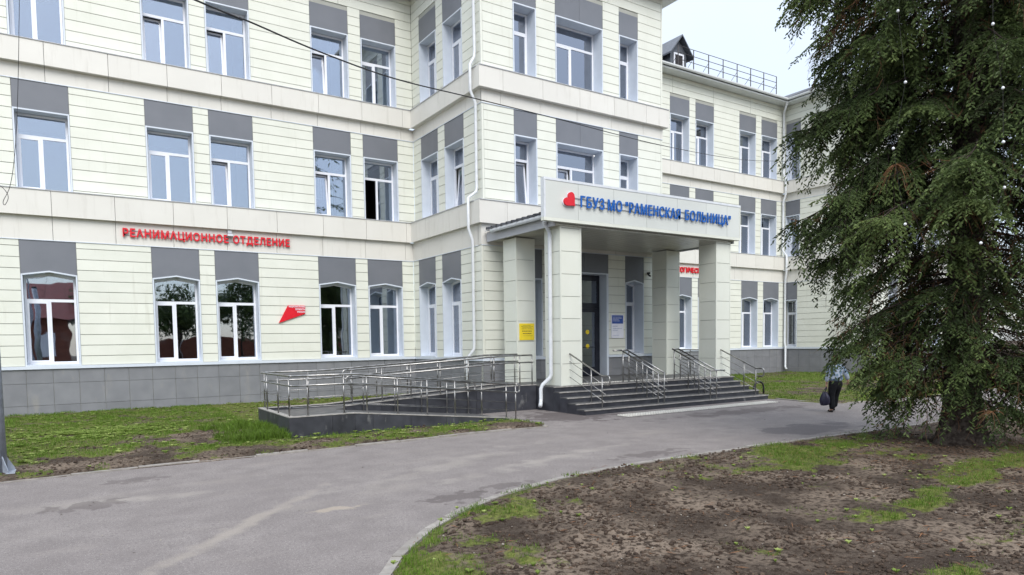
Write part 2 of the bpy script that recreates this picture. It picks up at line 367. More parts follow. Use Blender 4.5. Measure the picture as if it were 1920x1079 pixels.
# floor: face offset, siding zone, window opening, course lines
FLOOR = {1: dict(off=-0.20, z0=1.56, z1=5.50, w0=1.56, w1=4.44, tr=3.64, line0=1.86, step=0.3435),
         2: dict(off=0.0, z0=7.05, z1=10.43, w0=7.05, w1=9.50, tr=8.80, line0=7.165, step=0.337),
         3: dict(off=0.0, z0=11.64, z1=16.12, w0=11.64, w1=14.11, tr=13.38, line0=11.85, step=0.337)}
panel_n = [0]; FARSB = MB()
STUFFSIDING = {}
def siding(wall, s0, s1, fl, opens, core=True, e0='in', e1='in', stuff=False, zlow=None, tag_=''):
    """planks between the openings (each a part), a recessed backing wall behind them"""
    f = FLOOR[fl]; off = f['off']; zb = f['z0'] if zlow is None else zlow
    p0 = s0 + (0.075 if e0 == 'out' else 0); p1 = s1 - (0.075 if e1 == 'out' else 0)
    for e_, s_, sg in ((e0, s0, 1), (e1, s1, -1)):
        if e_ == 'out' and wall.a == 0:
            a_, b_ = (s_ - 0.004, s_ + 0.072) if sg > 0 else (s_ - 0.072, s_ + 0.004)
            wall.box('corner_trim', a_, b_, off - 0.004, off + 0.08, zb, f['z1'], 'siding')
    lines = [f['z0']] + [f['line0'] + f['step'] * k for k in range(40) if f['z0'] < f['line0'] + f['step'] * k < f['z1'] - 0.08] + [f['z1']]
    # segments
    cuts = [(a, b, wz0, wz1) for a, b, wz0, wz1 in opens]
    def segs(za, zb_):
        x = p0; out = []
        for a, b, wz0, wz1, top in [(c[0], c[1], c[2], c[3], f['z1'] if fl < 3 else 15.06) for c in cuts]:
            if za < top - 0.02:
                if a - x > 0.02: out.append((x, a))
                x = b
        if p1 - x > 0.02: out.append((x, p1))
        return out
    for za, zb_ in zip(lines[:-1], lines[1:]):
        if zb_ - za < 0.03: continue
        for a, b in segs(za, zb_):
            n = max(1, round((b - a) / 3.0)) if (b - a) > 4.2 else 1
            for k in range(n):
                aa = a + (b - a) * k / n; bb = a + (b - a) * (k + 1) / n
                g0 = 0.012 if n > 1 or a > p0 + 0.01 else 0.004
                if stuff or bb < -1.2 or bb - aa < 0.56:
                    i0 = len(FARSB.v); FARSB.box(aa + 0.01, bb - 0.01, off, off + 0.03, za + 0.010, zb_ - 0.010)
                    FARSB.v[i0:] = [wall.w(*q) for q in FARSB.v[i0:]]
                else:
                    wall.box('siding_panel', aa + 0.008, bb - 0.008, off, off + 0.03, za + 0.010, zb_ - 0.010, 'siding')
                    panel_n[0] += 1
    # backing wall, one mesh round the openings
    if core:
        cb = MB(); x = s0 + (0.05 if e0 == 'out' else 0); D0, D1 = off + 0.031, off + 0.36; s1c = s1 - (0.05 if e1 == 'out' else 0)
        for a, b, wz0, wz1 in cuts:
            cb.box(x, a, D0, D1, zb if zlow is not None else f['z0'], f['z1'])
            top = f['z1']
            if wz0 > zb + 0.05: cb.box(a, b, D0, D1, zb, wz0)
            cb.box(a, b, D0, D1, wz1 + 0.1, top)
            x = b
        cb.box(x, s1c, D0, D1, zb if zlow is not None else f['z0'], f['z1'])
        wall.put('backing_wall', cb.mesh('backing_wall', 'backing'), 0, 0, 0)

def run_boxes(wall, name, s0, s1, d0, d1, z0, z1, mat, step, start=None, gap=0.006):
    """a row of panels with open joints"""
    x = start if start is not None else s0
    while x < s0 - 1e-6: x += step
    xs = [s0] + [x + step * k for k in range(200) if s0 + 0.12 < x + step * k < s1 - 0.12] + [s1]
    for a, b in zip(xs[:-1], xs[1:]):
        wall.box(name, a + (gap if a > s0 else 0), b - (gap if b < s1 else 0), d0, d1, z0, z1, mat)

PCL, PCU = 0.36, 0.20
def cornices(wall, s0, s1, in0, in1, start):
    """in0/in1: +1 when the strip runs past the corner by its own projection, -1 when it stops short of it, 0 butts"""
    for z0, z1, pc, b0, b1, boff in ((6.24, 7.02, PCL, 5.50, 6.24, 0.212), (10.90, 11.61, PCU, 10.43, 10.90, 0.012)):
        a = s0 - pc * in0; b = s1 + pc * in1
        run_boxes(wall, 'cornice_panel', a, b, -pc, 0.0, z0, z1, 'cornice', 1.72, start)
        wall.box('capping', a, b, -pc - 0.025, 0.0, z1, z1 + 0.025, 'capping')
        bo = boff
        a = s0 - bo * in0; b = s1 + bo * in1
        run_boxes(wall, 'band_panel', a, b, -bo, 0.03, b0 + 0.012, b1, 'cornice', 1.72, start)
        wall.box('drip_flashing', a, b, -bo - 0.012, -bo + 0.02, b0 - 0.012, b0 + 0.012, 'white')
def plinth(wall, s0, s1, in0, in1, start=-1.048, z0=0.0):
    off = 0.19
    a = s0 - off * in0; b = s1 + off * in1
    for r0, r1 in ((0.03, 0.322), (0.322, 1.016), (1.016, 1.46)):
        if r1 < z0: continue
        run_boxes(wall, 'plinth_panel', a, b, -off, -off + 0.03, max(r0, z0) + 0.005, r1 - 0.005, 'plinth', 0.70, start)
    wall.box('plinth_wall', s0 - 0.15 * in0, s1 + 0.15 * in1, -off + 0.032, 0.2, -0.3, 1.46, 'backing')
    lo = 0.245
    wall.box('ledge', s0 - lo * in0, s1 + lo * in1, -lo, 0.0, 1.465, 1.56, 'white')
    if z0 < 0.02:
        wall.box('base_flashing', s0 - 0.2 * in0, s1 + 0.2 * in1, -off - 0.02, -off + 0.03, 0.0, 0.028, 'sheetgrey')

# ---- windows
_win = {}
def frame_mesh(w, h, tr, arch, lay):
    """outer frame, transom, mullion; origin bottom left at the outer face of the frame"""
    m = MB(); t = 0.065; d = 0.07; top = h + (0.10 if arch else 0)
    m.box(0, t, 0, d, 0, top); m.box(w - t, w, 0, d, 0, top)
    m.box(t, w - t, 0.0, d, 0, t)
    if arch:
        for sx in (0, 1):
            xa, xb = (t, w / 2) if sx == 0 else (w / 2, w - t)
            za, zb_ = (h + 0.0, h + 0.11) if sx == 0 else (h + 0.11, h + 0.0)
            m.prism([(xa, za - t), (xb, zb_ - t), (xb, zb_ + 0.06), (xa, za + 0.06)], 0.001, d - 0.001, 'y')
    else:
        m.box(t, w - t, 0, d, h - t, h)
    if tr: m.box(t, w - t, 0.002, d - 0.002, tr - 0.045, tr + 0.045)
    if lay == 'double':
        m.box(w * 0.475 - 0.04, w * 0.475 + 0.04, 0.001, d - 0.001, t, tr - 0.045)
    return m.mesh('window_frame', 'pvc')
def pane_mesh(x0, x1, z0, z1):
    return MB().box(x0, x1, 0.03, 0.042, z0, z1).mesh('pane', 'glass')
def sash_mesh(w, h):
    t = 0.06; m = MB()
    m.box(0, t, 0, 0.06, 0, h); m.box(w - t, w, 0, 0.06, 0, h); m.box(t, w - t, 0.001, 0.059, 0, t); m.box(t, w - t, 0.001, 0.059, h - t, h)
    return m.mesh('sash', 'pvc')
def casing_mesh(w, h, dep, arch):
    """white boards lining the opening, with a narrow edge on the wall face"""
    t = 0.045; m = MB(); f = -0.012
    hh = h
    m.box(0, t, f, dep, 0, hh); m.box(w - t, w, f, dep, 0, hh)
    if arch:
        for sx in (0, 1):
            xa, xb = (0, w / 2) if sx == 0 else (w / 2, w)
            za, zb_ = (h, h + 0.12) if sx == 0 else (h + 0.12, h)
            m.prism([(xa, za - 0.0), (xb, zb_ - 0.0), (xb, zb_ + t), (xa, za + t)], f - 0.002, dep + 0.08, 'y')
    else:
        m.box(0, w, f - 0.002, dep + 0.08, hh, hh + t)
    m.prism([(f - 0.03, 0.0), (dep, 0.0), (dep, 0.06), (f - 0.03, 0.035)], t, w - t, 'x')
    return m.mesh('casing', 'white')
def cached(k, fn, *a):
    if k not in _win: _win[k] = fn(*a)
    return _win[k]
def window(wall, s0, s1, fl, lay='double', state='closed', inside=None, dep=0.40, arch=None, small=False):
    f = FLOOR[fl]; off = f['off']; w = s1 - s0; z0 = f['w0']; h = f['w1'] - z0 - (0.05 if fl == 1 else 0.0)
    arch = (fl == 1) if arch is None else arch
    w = round(w, 2)
    fw_, fh = round(w - 0.10, 3), round(h - 0.07, 3); tr = round(f['tr'] - z0 - 0.06, 3)
    fo = wall.put('window', cached(('f', fw_, fh, tr, arch, lay), frame_mesh, fw_, fh, tr, arch, lay), s0 + 0.05, off + dep, z0 + 0.06)
    def sub(name, me, x=0, y=0, z=0, rx=0, rz=0):
        o = bpy.data.objects.new(name, me); col.objects.link(o); o.parent = fo
        o.location = (x, y, z); o.rotation_euler = (rx, 0, rz); return o
    sub('casing', cached(('c', w, h, dep, arch), casing_mesh, w, h, dep, arch), -0.05, -dep, -0.06)
    t = 0.065
    top = fh + (0.04 if arch else 0)
    sub('pane', cached(('p', fw_, tr, top), pane_mesh, t, fw_ - t, tr + 0.045, top - t + (0.06 if arch else 0)))
    if lay == 'double':
        mx = fw_ * 0.475
        sub('pane', cached(('pr', fw_, tr), pane_mesh, mx + 0.04, fw_ - t, t, tr - 0.045))
        sx0, sw = t - 0.01, mx - 0.04 - t + 0.02
    else:
        sx0, sw = t - 0.01, fw_ - 2 * t + 0.02
    sz0, sh = t - 0.01, tr - 0.045 - t + 0.02
    if state == 'open':
        rx, rz = 0, R(78)
    elif state == 'tilt': rx, rz = R(-5.5), 0
    else: rx, rz = 0, 0
    y_ = -0.012 if state == 'closed' else 0.03
    sub('sash', cached(('s', round(sw, 3), round(sh, 3)), sash_mesh, sw, sh), sx0, y_, sz0, rx, rz)
    sub('pane', cached(('sp', round(sw, 3), round(sh, 3)), pane_mesh, 0.06, sw - 0.06, 0.06, sh - 0.06), sx0, y_, sz0, rx, rz)
    if inside:
        for kind, a, b, za, zb_ in inside:
            mat = {'blind': 'curtain', 'drape': 'drape', 'dark': 'dark', 'wall': 'ceiling'}[kind]
            X0, X1 = a * fw_, b * fw_; Z0, Z1 = za * fh, zb_ * fh
            m = MB()
            if kind == 'blind':
                n = int((Z1 - Z0) / 0.055)
                for k in range(n):
                    zz = Z0 + (Z1 - Z0) * k / n
                    m.poly([(X0, 0.20, zz), (X1, 0.20, zz), (X1, 0.185, zz + 0.052), (X0, 0.185, zz + 0.052)], [(0, 1, 2, 3)])
            elif kind == 'drape':
                n = 24; vs_, fs_ = [], []
                for k in range(n + 1):
                    u = k / n
                    for zz in (Z0, Z1): vs_.append((X0 + (X1 - X0) * u, 0.26 + 0.025 * math.sin(u * 40), zz))
                for k in range(n): fs_.append((2 * k, 2 * k + 2, 2 * k + 3, 2 * k + 1))
                m.poly(vs_, fs_)
            else: m.box(X0, X1, 0.3, 0.32, Z0, Z1)
            sub({'blind': 'blind', 'drape': 'curtain', 'dark': 'screen', 'wall': 'screen'}[kind], cached(('i', kind, fw_, fh, a, b, za, zb_), m.mesh, kind, mat))
    # grey spandrel above
    zt = {1: 5.50, 2: 10.43, 3: 15.06}[fl]
    zb_ = z0 + h + 0.045
    if arch:
        def sp(): return MB().prism([(0.004, 0.0), (w / 2, 0.12), (w - 0.004, 0.0), (w - 0.004, zt - zb_ - 0.014), (0.004, zt - zb_ - 0.014)], 0, 0.03, 'y').mesh('spandrel', 'spandrel')
        wall.put('spandrel_panel', cached(('sa', w, zt - zb_), sp), s0, off + 0.001, zb_)
    elif w > 1.8:
        wall.box('spandrel_panel', s0 + 0.004, s0 + w / 2 - 0.005, off + 0.001, off + 0.03, zb_ + 0.002, zt - 0.012, 'spandrel')
        wall.box('spandrel_panel', s0 + w / 2 + 0.005, s0 + w - 0.004, off + 0.001, off + 0.03, zb_ + 0.002, zt - 0.012, 'spandrel')
    else:
        wall.box('spandrel_panel', s0 + 0.004, s0 + w - 0.004, off + 0.001, off + 0.03, zb_ + 0.002, zt - 0.012, 'spandrel')
    return fo

def opn(lst, fl): return [(a, b, FLOOR[fl]['w0'], FLOOR[fl]['w1'] - (0.05 if fl == 1 else 0)) for a, b in lst]
cF1 = [(-8.3, -6.83), (-4.7, -3.23), (-1.05, 0.43), (2.57, 4.05), (4.56, 6.04), (8.25, 9.73), (10.24, 11.72)]
cW1 = [(0.72, 2.20), (2.76, 4.24)]
cF2 = [(13.77, 14.78), (15.65, 17.95), (18.79, 19.80)]
cF3 = [(27.42, 28.90), (29.39, 30.87), (33.06, 34.54), (35.06, 36.54)]
cW2 = [(0.12, 1.10)]
cF4 = [(38.6, 39.6), (40.48, 42.78), (43.6, 44.6)]
full = ('blind', 0.03, 0.97, 0.02, 0.98)
DR = ('drape', 0.03, 0.97, 0.02, 0.98)
wins = {}
for fl in (1, 2, 3):
    o_ = FLOOR[fl]['off']
    siding(F1, -9.0, XC + o_, fl, opn(cF1, fl))
    siding(W1, -o_, (YF - YR) - o_, fl, opn(cW1, fl), e1='out', stuff=True)
    if fl > 1:
        siding(F2, XC + o_, XR - o_, fl, opn(cF2, fl), e0='out', e1='out')
    else:
        c1 = [(13.79, 14.80, 1.56, 4.39), (15.62, 18.00, 0.75, 4.70), (18.90, 19.91, 1.56, 4.39)]
        siding(F2, XC + o_, XR - o_, fl, c1, e0='out', e1='out')
    siding(F3, XR - o_, X3 + o_, fl, opn(cF3, fl), stuff=True)
    siding(W2, -o_, (YF - YR) - o_, fl, opn(cW2, fl), e1='out', stuff=True)
    siding(F4, X3 + o_, X4 - o_, fl, opn(cF4, fl), e0='out', e1='out', stuff=True)
    siding(E1, o_, (YF - YR) + o_, fl, [], e0='out', stuff=True)
    E2 = Wall(X4, YR, math.pi / 2)
    siding(E2, o_, (YF - YR) + o_, fl, [], e0='out', stuff=True)
    siding(F3, X4 - o_, 66, fl, opn([(48, 49.48), (50.2, 51.68), (54, 55.48), (56, 57.48)], fl), stuff=True)
print('siding parts', panel_n)
o = link('siding_panels', FARSB.mesh('siding_panels', 'siding'), BLD, (0, 0, 0)); o['kind'] = 'stuff'
for wl, s0, s1, i0, i1, st in ((F1, -9.0, XC, 0, -1, -0.164), (W1, 0.0, YF - YR, -1, 0, 1.0), (F2, XC, XR, 1, 1, 13.2), (E1, 0.0, YF - YR, 0, -1, 0.5),
                              (F3, XR, X3, -1, -1, 22.1), (W2, 0.0, YF - YR, -1, 0, 0.96), (F4, X3, X4, 1, 1, 38.0), (Wall(X4, YR, math.pi / 2), 0.0, YF - YR, 0, -1, 0.5), (F3, X4, 66, -1, 0, 47.1)):
    cornices(wl, s0, s1, i0, i1, st)
    if wl is F2:
        plinth(wl, s0, 15.62 - 0.19, i0, 0, 12.6)
        plinth(wl, 18.0, s1, 0, i1, 18.66)
    else: plinth(wl, s0, s1, i0, i1, -1.048 if wl is F1 else (s0 + 0.55))

# windows of the left wing, floor by floor
spec_F1 = {3: [('closed', [full]), ('closed', None), ('closed', None), ('tilt', None), ('tilt', None), ('tilt', None), ('closed', [('blind', .5, .97, .02, .7)])],
           2: [('closed', None), ('closed', None), ('closed', None), ('closed', None), ('tilt', None), ('tilt', [('blind', .5, .97, .0, .64), ('drape', .05, .45, .3, .64)]), ('open', [('blind', .52, .97, .0, .62)])],
           1: [('closed', None), ('closed', None), ('closed', None), ('closed', None), ('closed', None), ('closed', [('drape', .38, .60, .02, .36)]), ('closed', [('blind', .04, .42, .0, .66), ('blind', .5, .97, .0, .98)])]}
for fl in spec_F1:
    for (a, b), (stt, ins) in zip(cF1, spec_F1[fl]):
        window(F1, a, b, fl, 'double', stt, ins)
for fl in (1, 2, 3):
    for k, (a, b) in enumerate(cW1):
        window(W1, a, b, fl, 'double', 'tilt' if (fl, k) == (2, 1) else 'closed', [full], dep=0.36)
    for k, (a, b) in enumerate(cF3):
        window(F3, a, b, fl, 'double', 'closed', [('blind', .40, .97, .02, .98)] if k % 2 else [full], dep=0.42)
    for a, b in cW2:
        window(W2, a, b, fl, 'single', 'tilt' if fl == 2 else 'closed', [full], dep=0.36, arch=False)
    for a, b in cF4:
        window(F4, a, b, fl, 'double' if b - a > 2 else 'single', 'closed', [full], dep=0.4)
    for a, b in [(48, 49.48), (50.2, 51.68), (54, 55.48), (56, 57.48)]:
        window(F3, a, b, fl, 'double', 'closed', [full])
for fl in (2, 3):
    for k, (a, b) in enumerate(cF2):
        if k == 1: ins = [('drape', .52, .97, .0, .62)] if fl == 3 else None
        else: ins = [DR] if (fl == 3) else None
        window(F2, a, b, fl, 'double' if k == 1 else 'single', 'tilt' if fl == 2 and k < 2 else 'closed', ins, dep=0.5)
window(F2, 13.79, 14.80, 1, 'single', 'closed', [full], dep=0.5, arch=False)
window(F2, 18.90, 19.91, 1, 'single', 'closed', [full], dep=0.5)

# entrance door in the projecting bay
fo_ = FLOOR[1]['off']
def door():
    a, b, z0, z1 = 15.62, 18.00, 0.75, 4.70
    dep = 0.42; w = b - a
    m = MB()
    for x in (0, w - 0.05 - 0.05): m.box(x + 0.0, x + 0.10, -0.012, dep, 0, z1 - z0)
    m.box(0, w, -0.014, dep + 0.08, z1 - z0, z1 - z0 + 0.05)
    F2.put('door_casing', m.mesh('door_casing', 'white'), a, fo_, z0)
    m = MB(); t = 0.11; W_ = w - 0.2; H_ = z1 - z0
    m.box(0, t, 0, 0.08, 0, H_); m.box(W_ - t, W_, 0, 0.08, 0, H_); m.box(t, W_ - t, 0.001, 0.079, H_ - 0.22, H_)
    m.box(t, W_ - t, 0.001, 0.079, 2.66, 2.86)
    m.box(t, W_ - t, 0.001, 0.079, 0.0, 0.04)
    m.box(W_ / 2 - 0.06, W_ / 2 + 0.06, 0.002, 0.078, 2.86, H_ - 0.22)
    d = F2.put('entrance_door', m.mesh('door_frame', 'dark'), a + 0.1, fo_ + dep, z0)
    for k in (0, 1):
        x0 = t + 0.005 if k == 0 else W_ / 2 + 0.005; x1 = W_ / 2 - 0.005 if k == 0 else W_ - t - 0.005
        m = MB(); q = 0.11
        m.box(x0, x0 + q, 0.0, 0.06, 0.04, 2.655); m.box(x1 - q, x1, 0, 0.06, 0.04, 2.655)
        m.box(x0 + q, x1 - q, 0.001, 0.059, 0.04, 0.34); m.box(x0 + q, x1 - q, 0.001, 0.059, 2.50, 2.655)
        lf = bpy.data.objects.new('door_leaf', m.mesh('door_leaf', 'dark')); col.objects.link(lf); lf.parent = d
        pn = bpy.data.objects.new('pane', MB().box(x0 + q, x1 - q, 0.025, 0.035, 0.34, 2.5).mesh('pane', 'glass')); col.objects.link(pn); pn.parent = d
        pn = bpy.data.objects.new('pane', MB().box(t if k == 0 else W_ / 2 + 0.06, W_ / 2 - 0.06 if k == 0 else W_ - t, 0.03, 0.04, 2.86, H_ - 0.22).mesh('pane', 'glass')); col.objects.link(pn); pn.parent = d
        hm = MB(); hx = (x1 - 0.05) if k == 0 else (x0 + 0.05)
        hm.tube([(x0 + 0.08, -0.02, 1.12), (x0 + 0.1, -0.07, 1.12), (x1 - 0.1, -0.07, 1.12), (x1 - 0.08, -0.02, 1.12)], 0.014, 6)
        ho = bpy.data.objects.new('push_bar', hm.mesh('push_bar', 'dark')); col.objects.link(ho); ho.parent = d
        for zz in (1.16, 1.72):
            c = MB().prism([(x0 + q + 0.36 + 0.09 * math.cos(i * math.pi / 8), zz + 0.09 * math.sin(i * math.pi / 8)) for i in range(16)], 0.012, 0.022, 'y')
            co = bpy.data.objects.new('warning_disc', c.mesh('warning_disc', 'yellow')); col.objects.link(co); co.parent = d
    F2.box('spandrel_panel', a + 0.004, a + 1.185, fo_ + 0.001, fo_ + 0.03, z1 + 0.055, 5.49, 'spandrel')
    F2.box('spandrel_panel', a + 1.195, b - 0.004, fo_ + 0.001, fo_ + 0.03, z1 + 0.055, 5.49, 'spandrel')
door()

# rooms behind the glass (one mesh per wing): back walls, floors and ceilings
def rooms(x0, x1, y0, y1, walls=True):
    m = MB()
    m.box(x0, x1, y1, y1 + 0.1, 0.3, 15.9)
    wbox('room_ceiling', x0, x1, y0, y1, 5.15, 5.35, 'ceiling', BLD); wbox('room_ceiling', x0, x1, y0, y1, 10.1, 10.3, 'ceiling', BLD); wbox('room_ceiling', x0, x1, y0, y1, 15.2, 15.4, 'ceiling', BLD)
    for z in (0.55, 5.95, 10.95): m.box(x0, x1, y0, y1, z, z + 0.12)
    x = x0
    while x < x1 and walls:
        m.box(x, x + 0.1, y0, y1, 0.3, 15.9); x += 3.63
    m.box(x1 - 0.1, x1, y0, y1, 0.3, 15.9)
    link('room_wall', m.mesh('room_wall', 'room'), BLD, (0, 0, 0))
rooms(-9.0 + 0.02, 12.4, 26.72, 31.0)
rooms(13.0, 20.7, 21.26, 26.0, False)
rooms(21.0, 37.2, 26.72, 31.0)
rooms(37.9, 45.4, 21.26, 26.0)
rooms(45.6, 66, 26.72, 31.0)
for x, y in ((15.2, 22.2), (15.0, 23.4), (17.6, 22.3), (18.9, 22.8), (17.8, 23.5)):
    wbox('ceiling_lamp', x, x + 1.2, y, y + 0.16, 10.02, 10.09, 'lamp', BLD)

# eaves, gutters and roof
def eave(pts, ov=0.62):
    """closed strips given as (x0,x1,y0,y1) plates"""
    for x0, x1, y0, y1 in pts:
        wbox('eave_soffit', x0, x1, y0, y1, 16.125, 16.20, 'eave', BLD)
OV = 0.62
eave([(-9.6, XC - OV, YF - OV, YF + 0.3), (XC - OV, XC + 0.3, YR - OV, YF + 0.3), (XC + 0.3, XR - 0.3, YR - OV, YR + 0.3), (XR - 0.3, XR + OV, YR - OV, YF + 0.3),
      (XR + OV, X3 - OV, YF - OV, YF + 0.3), (X3 - OV, X3 + 0.3, YR - OV, YF + 0.3), (X3 + 0.3, X4 - 0.3, YR - OV, YR + 0.3), (X4 - 0.3, X4 + OV, YR - OV, YF + 0.3), (X4 + OV, 66, YF - OV, YF + 0.3)])
gprof = [(-0.075, 0.0), (-0.07, -0.06), (-0.035, -0.105), (0.035, -0.105), (0.07, -0.06), (0.075, 0.0)]
def gutter(p, q):
    p, q = Vector(p), Vector(q); d = (q - p); n = Vector((d.y, -d.x, 0)).normalized()
    m = MB(); b = 0
    for t in (p, q):
        for a, z in gprof: m.v.append(tuple(t + n * a + Vector((0, 0, z))))
    for i in range(5): m.f.append((i, i + 1, 6 + i + 1, 6 + i))
    m.f.append((5, 0, 6, 11)); m.f.append((0, 1, 2, 3, 4, 5)); m.f.append((6, 7, 8, 9, 10, 11)[::-1])
    link('gutter', m.mesh('gutter', 'eave'), BLD, (0, 0, 0))
zg = 16.33; g_ = OV + 0.08
for p, q in (((-9.6, YF - g_), (XC - g_, YF - g_)), ((XC - g_, YF - g_), (XC - g_, YR - g_)), ((XC - g_, YR - g_), (XR + g_, YR - g_)), ((XR + g_, YR - g_), (XR + g_, YF - g_)),
             ((XR + g_, YF - g_), (X3 - g_, YF - g_)), ((X3 - g_, YF - g_), (X3 - g_, YR - g_)), ((X3 - g_, YR - g_), (X4 + g_, YR - g_)), ((X4 + g_, YR - g_), (X4 + g_, YF - g_)), ((X4 + g_, YF - g_), (66, YF - g_))):
    gutter((*p, zg), (*q, zg))
SL = 0.44
def roof_prism(name, prof, a0, a1, axis):
    link(name, MB().prism(prof, a0, a1, axis).mesh(name, 'rooftile'), BLD, (0, 0, 0))
ye = YF - OV - 0.03
roof_prism('roof', [(ye, 16.30), (ye + 7.5, 16.30 + 7.5 * SL), (ye + 15, 16.30), (ye + 15, 16.21), (ye, 16.21)], -9.6, 66, 'x')
for xa, xb in ((XC, XR), (X3, X4)):
    c_ = (xa + xb) / 2; hw = (xb - xa) / 2 + OV + 0.03; yv = YR - OV - 0.03
    m = MB(); h_ = hw * SL
    m.poly([(c_ - hw, yv, 16.215), (c_ + hw, yv, 16.215), (c_ + hw, yv, 16.305), (c_ - hw, yv, 16.305), (c_, yv + hw, 16.305 + h_), (c_, 33, 16.305 + h_), (c_ - hw, 33, 16.305), (c_ + hw, 33, 16.305), (c_ - hw, 33, 16.215), (c_ + hw, 33, 16.215)],
           [(0, 1, 2, 3), (3, 2, 4), (3, 4, 5, 6), (2, 7, 5, 4), (0, 3, 6, 8), (1, 9, 7, 2), (0, 8, 9, 1)])
    link('roof', m.mesh('roof', 'rooftile'), BLD, (0, 0, 0))
# tile ribs on the slope of the recessed wing and along the bay beside it
m = MB(); x = XR + 0.2
while x < X3 + 0.4:
    b = len(m.v)
    for t in (-0.03, 5.0):
        for dx, dz in ((-0.06, 0.0), (-0.025, 0.045), (0.025, 0.045), (0.06, 0.0)):
            m.v.append((x + dx, ye + t, 16.303 + t * SL + dz))
    m.f += [(b, b + 1, b + 5, b + 4), (b + 1, b + 2, b + 6, b + 5), (b + 2, b + 3, b + 7, b + 6), (b, b + 3, b + 2, b + 1)]
    x += 0.21
o = link('roof_ribs', m.mesh('roof_ribs', 'rooftile'), BLD, (0, 0, 0)); o['kind'] = 'stuff'
m = MB(); y = YR - 0.4
while y < YF:
    b = len(m.v); xx = X3 - OV - 0.03
    for t in (-0.03, min(3.5, max(y - (YR - OV) - 0.15, 0.1))):
        for dy, dz in ((-0.06, 0.0), (-0.025, 0.045), (0.025, 0.045), (0.06, 0.0)):
            m.v.append((xx + t, y + dy, 16.308 + t * SL + dz))
    m.f += [(b, b + 4, b + 5, b + 1), (b + 1, b + 5, b + 6, b + 2), (b + 2, b + 6, b + 7, b + 3), (b, b + 1, b + 2, b + 3)]
    y += 0.21
o = link('roof_ribs', m.mesh('roof_ribs', 'rooftile'), BLD, (0, 0, 0)); o['kind'] = 'stuff'

# dormer
def dormer():
    cx, hw, yf, zb, ze, zr = 29.07, 0.63, 27.2, 16.7, 18.0, 18.75
    m = MB().poly([(cx - hw, yf, zb), (cx + hw, yf, zb), (cx + hw, yf, ze), (cx, yf, zr - 0.08), (cx - hw, yf, ze),
                   (cx - hw, yf + 4, zb), (cx + hw, yf + 4, zb), (cx + hw, yf + 4, ze), (cx, yf + 4, zr - 0.08), (cx - hw, yf + 4, ze)],
                  [(0, 1, 2, 3, 4), (0, 4, 9, 5), (1, 6, 7, 2), (5, 9, 8, 7, 6)])
    d = link('dormer', m.mesh('dormer', 'dormer'), BLD, (0, 0, 0))
    loc0 = -ROOTLOC['hospital_building']
    def sub(name, me):
        o = bpy.data.objects.new(name, me); col.objects.link(o); o.parent = d; return o
    ov = 0.22; sl = (zr - ze) / hw
    m = MB()
    for sg in (-1, 1):
        xe = cx + sg * (hw + 0.28); zz = zr - sl * (hw + 0.28)
        pr = [(cx, zr), (xe, zz), (xe, zz + 0.09), (cx, zr + 0.09)]
        if sg < 0: pr = pr[::-1]
        m.prism(pr, yf - 0.32, yf + 4, 'y')
    sub('dormer_roof', m.mesh('dormer_roof', 'dormer'))
    m = MB()
    x0, x1, z0, z1 = cx - 0.39, cx + 0.39, 17.14, 17.90
    for a in ((x0, x0 + 0.09, z0, z1), (x1 - 0.09, x1, z0, z1), (x0 + 0.09, x1 - 0.09, z1 - 0.09, z1), (x0 + 0.09, x1 - 0.09, z0, z0 + 0.07)):
        m.box(a[0], a[1], yf - 0.05, yf - 0.002, a[2], a[3])
    sub('dormer_frame', m.mesh('dormer_frame', 'pvc'))
    m = MB(); 
    for k in range(7): m.box(x0 + 0.09, x1 - 0.09, yf - 0.03 + 0.0, yf - 0.004, z0 + 0.08 + k * 0.085, z0 + 0.14 + k * 0.085)
    sub('louvre', m.mesh('louvre', 'railpaint'))
dormer()
# roof guard rails, each its own thing bolted on the roof
def roof_rail(label, p, q, n):
    t = thing('roof_railing', label, 'railing', p, 'safety railings along the roof edge')
    p, q = Vector(p), Vector(q); d = q - p; back = Vector((-d.y, d.x, 0)).normalized()
    if back.y < 0 and abs(d.x) > abs(d.y): back = -back
    if abs(d.y) > abs(d.x): back = Vector((1, 0, 0))
    for k in range(n + 1):
        a = d * k / n
        m = MB().tube([a, a + Vector((0, 0, 1.2))], 0.028, 6).tube([a + Vector((0, 0, 0.75)), a + back * 0.55 + Vector((0, 0, 0.28))], 0.012, 5)
        link('post', m.mesh('post', 'railpaint'), t, tuple(p))
    for z in (0.14, 0.5, 0.85, 1.2):
        link('rail', MB().tube([Vector((0, 0, z)), d + Vector((0, 0, z))], 0.016, 6).mesh('rail', 'railpaint'), t, tuple(p))
roof_rail('dark roof edge railing above the recessed wing beside the small dormer', (28.2, 26.4, 16.68), (36.65, 26.4, 16.68), 7)
roof_rail('short dark roof railing above the far bay, half hidden by the spruce', (38.35, 25.0, 17.05), (38.35, 21.2, 17.05), 3)

